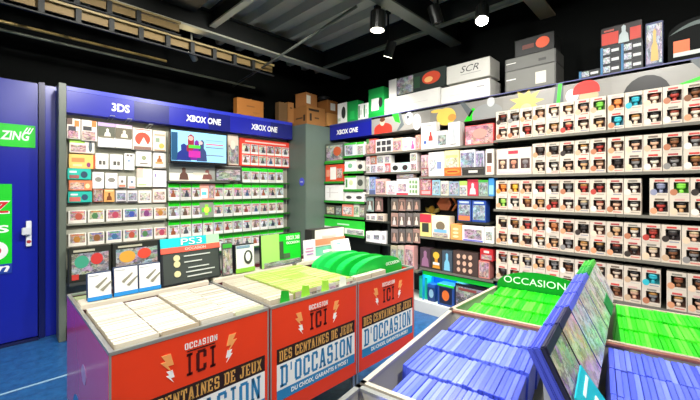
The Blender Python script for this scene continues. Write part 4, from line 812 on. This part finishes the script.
run([(366, 369, 177, .1, '#dcd8c8', [art('#a8a48c')], 'narrow cream box at the pillar end of the third shelf'), (369.3, 375, 177, .1, '#7c98d0', [art('#5c78b8', .1, .3, .8, .6), ('r', 0, 0, 1, .25, '#5a6488')], 'sky-blue box on the third shelf'),
     (375.5, 386, 179, .1, '#e8b8ac', [art('#c06858', .06, .1, .88, .75)], 'salmon patterned box on the third shelf'), (386.5, 396, 181, .1, '#f2eeec', [art('#dcc8cc', .2, .2, .6, .5), ('r', .1, .08, .8, .1, '#d8a0a8')], 'white box with faint pink on the third shelf'),
     (396.5, 408, 179, .1, '#f2ece8', [art('#c890a0', .15, .2, .7, .5), ('r', 0, 0, 1, .12, '#d8384c')], 'white box with a red foot on the third shelf'), (408.5, 418.5, 178, .1, '#eef0e4', [('r', .1 + .3 * i, .12 + .28 * j, .2, .18, '#7c9c6c', 'green_square') for i in range(3) for j in range(3)], 'white box with nine green squares on the third shelf'),
     ], 1.366, '')
zz = 1.366 + on_b(402, 178, XB).z - on_b(402, 195, XB).z
sB(396.5, 174, 413.5, 0, .08, '#a89088', [art('#8a6c64', .03, .1, .94, .8)], 'long brown box lying across the third shelf boxes', y1=178.4)
# hanging blister packs
k = 0
def blister(a, b, y0, y1, c, fig, lab, X=XB + .02):
    o = item_b('hanging_pack', lab, 'toy pack', a, y0, b, y1, .012, c, [('r', .1, .12, .8, .62, '#6a5a50', 'clear_blister'), ('s', .25, .12, .5, .6, fig, 'packed_figure')], 'hanging toy packs', X=X)
    H = on_b((a + b) / 2, y0, X).z - on_b((a + b) / 2, y1, X).z; W = on_b(a, 0, X).y - on_b(b, 0, X).y
    MB().cyl((W / 2, -.02, H - .01), (W / 2, 3.855 - X, H - .01), .003, SIL, n=6).build('peg_hook', o)
cols = [(366.5, 373.5), (375, 382.5)]
for r, (y0, y1) in enumerate(((197, 211.5),)):
    for c, (a, b) in enumerate(cols): blister(a, b, y0, y1, ['#8a9c94', '#8c6a64'][c], ['#c8d4cc', '#d8b8a8'][c], f'hanging pack in the top hook row, {["grey-green", "brown-red"][c]} backing')
for r, (y0, y1) in enumerate(((198, 211), (213, 226.5), (229, 243))):
    for c in range(4):
        a = 391 + 7.4 * c
        blister(a, a + 6.7, y0, y1, ['#7c746c', '#b08a7c', '#8a7c78', '#6c6460'][(c + r) % 4], ['#d8c0a8', '#e0d0c8', '#c89c88', '#e8d8c8'][(c * 2 + r) % 4], f'hanging toy pack, {ORD[c]} column from the white boxes, {["top", "middle", "bottom"][r]} hook row')
MB().box(XB - 3.86 + .01, -.25, .2, XB - 3.86 + .05, -.22, 1.33, M('#1a1c18')).build('upright_bar', s2, loc=(0, by(388) - s2.location[1] + .235, 0))
for (zl, l) in ((1.02, 0), (.73, 0), (.44, 0)):
    s = MB().box(XB - 3.86 - .01, by(390) - s2.location[1], zl - .02, 0, Y['b'] - s2.location[1] - .003, zl, M('#3a3d36')).build('shelf', s2)
sA = [(366, 370, '#e8e0d4', '#7c6c5c', 'white box with brown print'), (370.5, 376, '#f0ece4', '#8a8478', 'plain white box'), (376.5, 384, '#d8c8b4', '#7c5034', 'tan box with rust print')]
for (a, b, c, ac, l) in sA: sB(a, 214, b, 1.02, .1, c, [art(ac, .15, .15, .7, .6)], l + ' on the upper short black shelf')
sB(363.5, 213, 366, 1.02, .1, '#2ab83c', [], 'narrow green box at the end of the upper short black shelf') if False else None
for (a, b, c, ac, l) in ((366, 371.5, '#f2f0ec', '#d0ccc8', 'blank white box'), (372, 381, '#f0ecf0', '#6c5c78', 'white box with violet windows'), (381.5, 385.5, '#f4f2ee', '#c8c4c0', 'white box with faint grey print')):
    sB(a, 231.5, b, .73, .1, c, [art(ac, .2, .3, .6, .4)], l + ' on the middle short black shelf')
for (a, b, c, ac, l) in ((390.5, 397, '#b8b090', '#7c9a5c', 'olive and cream pack'), (397.5, 404, '#c8b8a4', '#8ab06c', 'green patterned pack'), (404.5, 413.5, '#e0a8a0', '#c86c68', 'pink patterned pack')):
    sB(a, 246, b, .463, .1, c, [art(ac, .08, .1, .84, .75)], l + ' standing on the lowest hook bay shelf')
MB().box(XB - 3.86 - .01, -.4, .442, 0, by(389) - s2.location[1], .462, M('#6a6a5c')).build('shelf', s2)
# --- third bay
run([(421, 436, 122.5, .09, '#f4f2ee', [('r', .18, .2, .2, .12, '#4c64a8'), ('s', .5, .3, .3, .35, '#d8483c'), ('r', .3, .85, .4, .05, '#c8c4bc')], 'tall white box with small blue and red prints on the top shelf'),
     (436.5, 447.5, 130.5, .1, '#eeece6', [art('#8c8a84', .1, .15, .8, .6)], 'short white box with grey print between two tall white boxes'),
     (448, 459.5, 122, .12, '#f2f1ec', [('s', .3, .15, .4, .6, '#c4c6c8'), ('r', .2, .08, .5, .05, '#9c9890')], 'tall white box with a silver print on the top shelf'),
     (465, 493.5, 124.5, .12, '#dc4a48', [art('#e06a60', .02, .04, .96, .92), ('r', .1, .06, .12, .2, '#f0dcd8'), ('o', .28, .3, .5, .5, '#f09a8c')], 'large red-pink box at the figures end of the top shelf')], 1.9, '')
run([(421, 428, 155, .1, '#d8a4a8', [art('#b85c68')], 'rosy patterned box on the toy bay second shelf'), (428.5, 444, 152, .1, '#f4f2ee', [art('#c0b8bc', .1, .2, .4, .5), ('r', .55, .3, .3, .3, '#7c88b0')], 'white box with grey and blue print on the toy bay second shelf'),
     (444.5, 459, 150, .1, '#f2e8a4', [('r', .1, .7, .8, .1, '#e8d07c'), art('#e8dc98', .1, .3, .8, .4)], 'pale yellow box on the toy bay second shelf'), (460, 475, 150, .1, '#e6e6e2', [art('#4c6a9c', .05, .25, .9, .65)], 'blue and white picture box on the toy bay second shelf'),
     (475.5, 484, 151, .1, '#c4c0d0', [art('#5c5a94', .1, .1, .8, .8)], 'violet-blue box on the toy bay second shelf'), (485.5, 493.5, 149, .1, '#e8e0d4', [('r', .2, .45, .6, .4, '#4c3c34', 'dark_window'), ('r', .15, .1, .6, .25, '#d87868')], 'cream box with a dark window next to the figure boxes')], 1.5836, '')
zx = XB - .1
for (a, b, y0, y1, c, ps, l) in ((428.5, 443.5, 168, 176.5, '#cfcac0', [('r', .1, .3, .7, .15, '#a8a298')], 'low beige carton lying in front on the toy shelf'),):
    pass
sB(444, 167.5, 461, 1.5836, .008, '#e0642a', [('o', .06, .2, .88, .6, '#f08a3c'), ('r', .2, .42, .6, .16, '#a83a1c')], 'flat orange card leaning before the yellow box', X=XB - .012, name='promo_card', cat='card')
sB(462, 167, 484.5, 1.5836, .008, '#33312c', [('r', .3, .3, .4, .3, '#d0ccc4'), ('r', .05, .75, .9, .1, '#57534a')], 'flat dark card leaning before the blue picture box', X=XB - .012, name='promo_card', cat='card')
sB(421, 168, 428, 1.5836, .008, '#8a3c38', [art('#a85850')], 'small dark red card leaning before the rosy box', X=XB - .012, name='promo_card', cat='card')
run([(420.5, 431.5, 179, .1, '#cc3a40', [art('#c83c44', .05, .3, .9, .65), ('r', .1, .06, .8, .2, '#e8a0a0')], 'red patterned box on the third toy shelf'), (432, 440, 180, .1, '#8cb8c8', [art('#5c8ca8', .1, .1, .8, .8)], 'pale teal box on the third toy shelf'),
     (440.5, 448.5, 181, .1, '#d8d4c0', [art('#8c8470', .1, .1, .8, .7)], 'beige box on the third toy shelf'), (449, 459, 181.5, .1, '#8ca4b8', [art('#587088', .08, .1, .84, .8)], 'steel-blue box on the third toy shelf'),
     (459.5, 467, 181, .1, '#d8d8c8', [('r', .0, .7, 1, .3, '#a8cc5c'), art('#98a0a0', .1, .1, .8, .5)], 'pale box with lime top on the third toy shelf'), (467.5, 478, 179.5, .1, '#c8384c', [('s', .2, .1, .6, .7, '#e8c8c8'), ('r', 0, .85, 1, .15, '#a82838')], 'crimson box with a pale figure on the third toy shelf'),
     (478.5, 488, 180, .1, '#8a9c90', [art('#6c8070', .08, .1, .84, .7), ('r', 0, .86, 1, .14, '#46a83c')], 'grey-green box on the third toy shelf'), (488.5, 494, 178, .1, '#3c8cd0', [('r', .1, .1, .8, .5, '#8cc4ec')], 'bright blue box at the figures end of the third toy shelf')], 1.366, '')
# signs on the dark back
X8 = 3.8
def sgn(px, py, lab): p = on_b(px, py, X8); return thing('wall_emblem_sign', lab, 'sign', p, -PI / 2)
t = sgn(432.5, 209, 'gold winged emblem on the dark shelf back')
MB().prism([(-.1, .02), (-.03, .0), (.03, 0), (.1, .02), (.085, -.03), (.03, -.045), (-.03, -.045), (-.085, -.03)], 'y', -.01, .02, M('#d8b85c', .35)).build('wings', t); MB().prism(ellipse(0, -.005, .038, .045), 'y', -.02, .0, M('#c89a34', .3)).build('badge', t)
t = sgn(447, 204, 'orange six sided sign with arrow on the dark shelf back')
MB().prism(ellipse(-.03, 0, .1, .085, 6), 'y', -.01, .02, M('#e8875c', .35)).build('hexagon_panel', t); MB().prism([(.06, .08), (.09, .08), (.14, 0), (.09, -.08), (.06, -.08), (.11, 0)], 'y', -.01, .02, M('#d87a3c')).build('arrow_mark', t)
run([(457.5, 471, 200, .1, '#2a4a98', [art('#6a7c84', .08, .28, .84, .5), ('r', .08, .04, .84, .22, '#d87848'), ('r', .15, .85, .7, .09, '#b8c8e8')], 'tall blue box with orange foot on the fourth toy shelf'), (472, 486, 200.5, .1, '#24489c', [art('#5c8a9c', .08, .1, .84, .68), ('r', .15, .85, .7, .09, '#b8c8e8')], 'tall blue box with teal picture on the fourth toy shelf')], 1.095, '')
s = MB().box(XB - 3.86 + .0, by(489) - s3.location[1], 1.075, 0, by(456.5) - s3.location[1], 1.095, M('#2c2e28')).build('shelf', s3)
sB(487, 200, 494.5, 1.095, .1, '#e2ded2', [art('#8c8478', .15, .2, .7, .5)], 'cream pack with grey print at the figures end above the big orange box') if False else None
run([(420, 431, 214, .1, '#f0d884', [('r', 0, .62, 1, .38, '#c83848', 'red_top'), ('r', .2, .2, .6, .4, '#3c4038', 'dark_window')], 'yellow box with red top on the fourth toy shelf'), (431.5, 449.5, 216, .12, '#ece2c4', [('o', .25, .35, .5, .4, '#7c6c54'), ('r', .15, .25, .7, .14, '#7cb4d8'), art('#c8a878', .1, .05, .8, .18)], 'cream box with brown and blue print on the fourth toy shelf'),
     (450.5, 462, 224.5, .16, '#f0a45c', [('o', .2, .62, .5, .16, '#f8d8a8'), ('o', .2, .38, .5, .16, '#f8d8a8'), ('o', .2, .14, .5, .16, '#f8d8a8')], 'orange box with three pale ovals on the fourth toy shelf'), (462.3, 484, 226, .16, '#ecE6e8', [art('#7c4c6c', .1, .16, .8, .62), ('r', .05, .03, .9, .09, '#6c6cc0')], 'white box with a violet picture next to the orange box'),
     (484.5, 493.5, 227, .14, '#eeeae0', [art('#a8aC8c', .15, .2, .7, .5)], 'white box with olive print at the end of the fourth toy shelf')], .886, '')
run([(420, 430.5, 248, .1, '#4c3a40', [('s', .15, .08, .7, .8, '#9a6c88', 'packed_figure')], 'dark box with a mauve packed figure on the low toy shelf'), (431, 441.5, 250, .1, '#3c3428', [('s', .15, .08, .7, .55, '#d8942c', 'packed_figure'), ('o', .2, .55, .6, .35, '#e8b83c', 'packed_head'), ('r', .2, .25, .6, .12, '#f0ece0')], 'dark box with a yellow packed figure on the low toy shelf'),
     (442, 452, 251, .1, '#44525c', [('s', .2, .06, .6, .85, '#7cc0d8', 'packed_figure')], 'dark box with a pale blue packed figure on the low toy shelf'), (453, 478, 252, .12, '#4a3a34', [('o', .16 + .24 * i, .1 + .29 * j, .14, .2, '#d8b094', 'packed_figure') for i in range(3) for j in range(3)], 'dark box with nine little figures on the low toy shelf'),
     (478.5, 489.5, 261, .12, '#c87c74', [art('#a85c54', .08, .08, .84, .84)], 'dull pink box below a red one on the low toy shelf')], .521, '')
zb = .5216 + on_b(485.7, 261, XB).z - .5216
sB(480, 249, 493, 0, .1, '#c02c30', [art('#a8443c', .1, .1, .8, .4), ('r', .3, .65, .4, .2, '#f0d0c8')], 'red box stacked on the dull pink one', y1=260.9)
# --- lit floor display under the third bay
t = thing('floor_display', 'lit blue and green display recess under the toy shelves', 'display', (3.56, (Y['c'] + Y['d']) / 2, .1306), 0)
h = (Y['c'] - Y['d']) / 2 - .01
MB().box(.24, -h, 0, .26, h, .36, M('#1c5ab0', .3)).build('back_panel', t); MB().box(0, -h, .345, .26, h, .36, M('#16321c')).build('top_panel', t); MB().box(.0, -h, .30, .008, h, .345, M('#1fce34', .3, 0, .6)).build('light_strip', t)
MB().box(0, h - .01, 0, .24, h, .345, M('#1f8ac0', .3, 0, .3)).build('side_panel', t)
l = bpy.data.lights.new('strip_lamp', 'AREA'); l.energy = 6; l.color = (.15, .75, 1); l.size = .5; l.shape = 'RECTANGLE'; l.size_y = .05
o = bpy.data.objects.new('strip_lamp', l); COL.objects.link(o); o.location = (3.66, Y['c'] - .25, .47); o.rotation_euler = (0, 0, PI / 2)
zd = .1306
def fl(px0, px1, H, D, c, ps, lab, X=3.6, side=None):
    a, b = by(px0, X), by(px1, X); return carton('console_pack', lab, 'box', (X, a, zd), -PI / 2, a - b, H, D, c, ps, side=side)
fl(419, 427, .26, .1, '#1fae8c', [('r', .2, .1, .6, .8, '#28c8a0')], 'slim teal pack in the lit floor display')
fl(427.5, 435, .2, .1, '#1c3c74', [('o', .2, .2, .6, .5, '#8cb4c8'), ('r', 0, .8, 1, .2, '#2a5ca8')], 'dark blue pack with pale print in the lit floor display', X=3.58)
t2 = fl(437.5, 454, .24, .14, '#2a4a8c', [('r', .12, .1, .76, .76, '#1a2038', 'dark_window'), ('o', .28, .25, .44, .48, '#e0702c', 'orange_disc'), ('r', .0, .9, 1, .1, '#26d838', 'green_top')], 'blue cube pack with an orange disc in the lit floor display', X=3.545)
fl(455, 492, .28, .12, '#1f1c1e', [art('#4a3034', .03, .1, .94, .8), ('r', .1, .75, .5, .1, '#8c4440')], 'long dark patterned pack in the floor display', X=3.56)
# ================================================================== things standing on top of the wall headers
HB_Z = 2.4125
def top(px0, px1, y0, D, c, ps, lab, name='console_carton', X=XH, z=HB_Z, y1=None, side=None, cat='box', tilt=0):
    return item_b(name, lab, cat, px0, y0, px1, y1 or 0, D, c, ps, None, X=X, side=side, z=None if y1 else z, tilt=tilt)
# a deep ledge carries them
struct(MB().box(XH + .0, Y['f'], 2.38, 4.0, Y['a'], 2.4085, DKS).build('trim_3'))
top(337.5, 346.5, 103, .12, '#f0efe8', [('o', .45, .2, .45, .6, '#2e3230', 'printed_headset'), ('r', .05, .1, .3, .15, '#b8c8a8')], 'white headset carton on the header beside the brown cartons')
top(347, 357.5, 101, .14, '#1c9c48', [('r', .3, .1, .4, .4, '#24b454')], 'green carton on the header between white and carded ones')
for i, (a, b) in enumerate(((352.5, 357.5), (358, 363), (363.5, 368))): top(a, b, 105 - i, .02, '#e8ece4', [('r', .1, .1, .25, .8, '#3c7c50'), ('r', .45, .3, .4, .3, '#c8d0c4')], f'white carded pack before the green carton, {ORD[i]} from the pillar', X=XH - .0 if i else XH - .0, name='carded_pack') if i else None
top(368.5, 383.5, 88, .16, '#1fa84c', [('r', .2, .22, .5, .42, '#eceee6', 'white_panel'), ('o', .68, .3, .26, .34, '#2a2e2c'), ('r', .0, .0, 1, .14, '#17a03c')], 'tall green headset carton on the header next to the long white carton')
top(384.5, 440, 93, .3, '#e9e7df', [('r', .3, .4, .5, .02, '#cfccc2'), ('r', .1, .3, .3, .02, '#d4d1c8')], 'long low white carton on the header under the dark picture carton', side='#e2e0d8')
zt = HB_Z + on_b(412, 93, XH).z - HB_Z + .002
top(440.6, 490, 83, .3, '#e6e4dc', [('r', .75, .6, .15, .08, '#a8a8a4'), ('r', .2, .4, .4, .02, '#cfccc2')], 'long low white carton under the one with black script', side='#dad8d0')
zA = on_b(412.2, 93, XH).z + .003; zB = on_b(465.3, 83, XH).z + .003
top(389, 445.5, 73, .26, '#26302c', [('r', .0, 0, .15, 1, '#e6e4dc', 'white_end'), ('a', .16, .05, .3, .9, '#3c4a3c'), ('r', .48, .2, .1, .6, '#2c4a34'), ('o', .62, .25, .3, .65, '#c8482c', 'printed_planet'), ('o', .66, .35, .14, .3, '#e8b070')], 'dark picture carton with a fiery disc on the white carton', z=max(zA, zB))
p = top(446.5, 490, 61.5, .26, '#cbc9c0', [], 'pale carton with black script on the white carton', z=max(zA, zB), side='#c2c0b6')
W = by(446.5, XH) - by(490, XH)
link('lettering', font_data('SCR', W * .42, .07, M('#4a4a48'), 0, .3), p, (W * .55, -.0025, .13)); MB().box(W * .35, -.003, .07, W * .8, 0, .075, M('#8a8a86')).build('printed_line', p)
g1 = top(505, 556, 67, .28, '#6c6c66', [('r', .03, .55, .2, .05, '#d8d8d0'), ('r', .62, .15, .2, .55, '#c8c4b4', 'price_label')], 'lower silver-grey console carton beside the bright spotlight', side='#4c4c48')
zC = on_b(530.5, 67, XH).z + .003
top(505, 556, 54, .28, '#5e5e59', [('r', .03, .55, .2, .06, '#d8d8d0'), ('r', .68, .3, .14, .2, '#3c3c3a')], 'upper silver-grey console carton beside the bright spotlight', z=zC, side='#454542')
zD = on_b(530.5, 54, XH).z + .003
top(515, 554, 36, .24, '#0e100e', [('o', .55, .2, .34, .65, '#c8502c', 'printed_planet'), ('r', .2, .35, .3, .25, '#5c2c20')], 'black carton with a fiery disc on the silver cartons', z=zD)
zz = HB_Z
prnt = [('r', .0, .0, .12, 1, '#2a6a94', 'blue_edge'), ('a', .14, .15, .35, .7, '#8898a8'), ('r', .56, .35, .36, .3, '#c8c8c8', 'printed_words')]
top(579, 600, 70, .2, '#14181c', prnt, 'small dark blue carton alone beside the stacked ones')
for c, (a, b) in enumerate(((600.5, 620.5), (621, 643))):
    Hc = .075
    for r in range(3):
        p0, p1 = by(a, XH), by(b, XH)
        carton('headset_carton', f'small dark blue carton, {["bottom", "middle", "top"][r]} of the stack {["nearer the silver cartons", "nearer the tall figure carton"][c]}', 'box', (XH, p0, HB_Z + .0756 * r), -PI / 2, p0 - p1, .075, .2, '#14181c', prnt, 'stacked dark blue cartons')
a, b = by(601, XH), by(642, XH)
carton('red_black_carton', 'wide black carton with red panels and a pale figure on the dark blue stacks', 'box', (XH, a, HB_Z + .2275), -PI / 2, a - b, .16, .2, '#1a1210', [('r', .02, .1, .42, .62, '#b83424', 'red_panel'), ('r', .72, .1, .26, .62, '#b83424', 'red_panel'), ('s', .44, .05, .26, .9, '#a8b4b4', 'printed_figure'), ('r', .08, .78, .25, .08, '#a84c3c')])
a, b = by(645.5, XH), by(663, XH)
carton('tall_figure_carton', 'tall violet-blue carton with a golden figure print on the header', 'box', (XH, a, HB_Z), -PI / 2, a - b, .34, .14, '#3c4468', [('a', .06, .05, .88, .9, '#5c6484'), ('s', .3, .1, .45, .75, '#c8a45c', 'printed_figure')])
a, b = by(668, XH), by(735, XH); W = a - b
t = thing('domed_pack', 'big black dome-topped pack with a small orange card at the far end', 'box', (XH, a, HB_Z), -PI / 2)
pts = [(0, 0), (W, 0), (W, .2)] + [(W / 2 + W / 2 * math.cos(PI * k / 14), .2 + .1 * math.sin(PI * k / 14)) for k in range(1, 14)] + [(0, .2)]
MB().prism(pts, 'y', 0, .25, M('#0c0f0e', .7, spec=.15)).build('pack_body', t); MB().prism([(W * .02 + W * .96 * k / 12, .2 + .075 * math.sin(PI * k / 12)) for k in range(13)] + [(W * (.98 - .96 * k / 12), .2 + .045 * math.sin(PI * (12 - k) / 12)) for k in range(13)], 'y', -.003, 0, M('#4c5a56', .5)).build('pale_arc', t)
MB().box(.03, -.003, .05, .12, 0, .15, M('#d8642c')).build('orange_card', t); MB().box(.03, -.004, .03, .22, 0, .06, M('#c8ccc4')).build('printed_line', t)
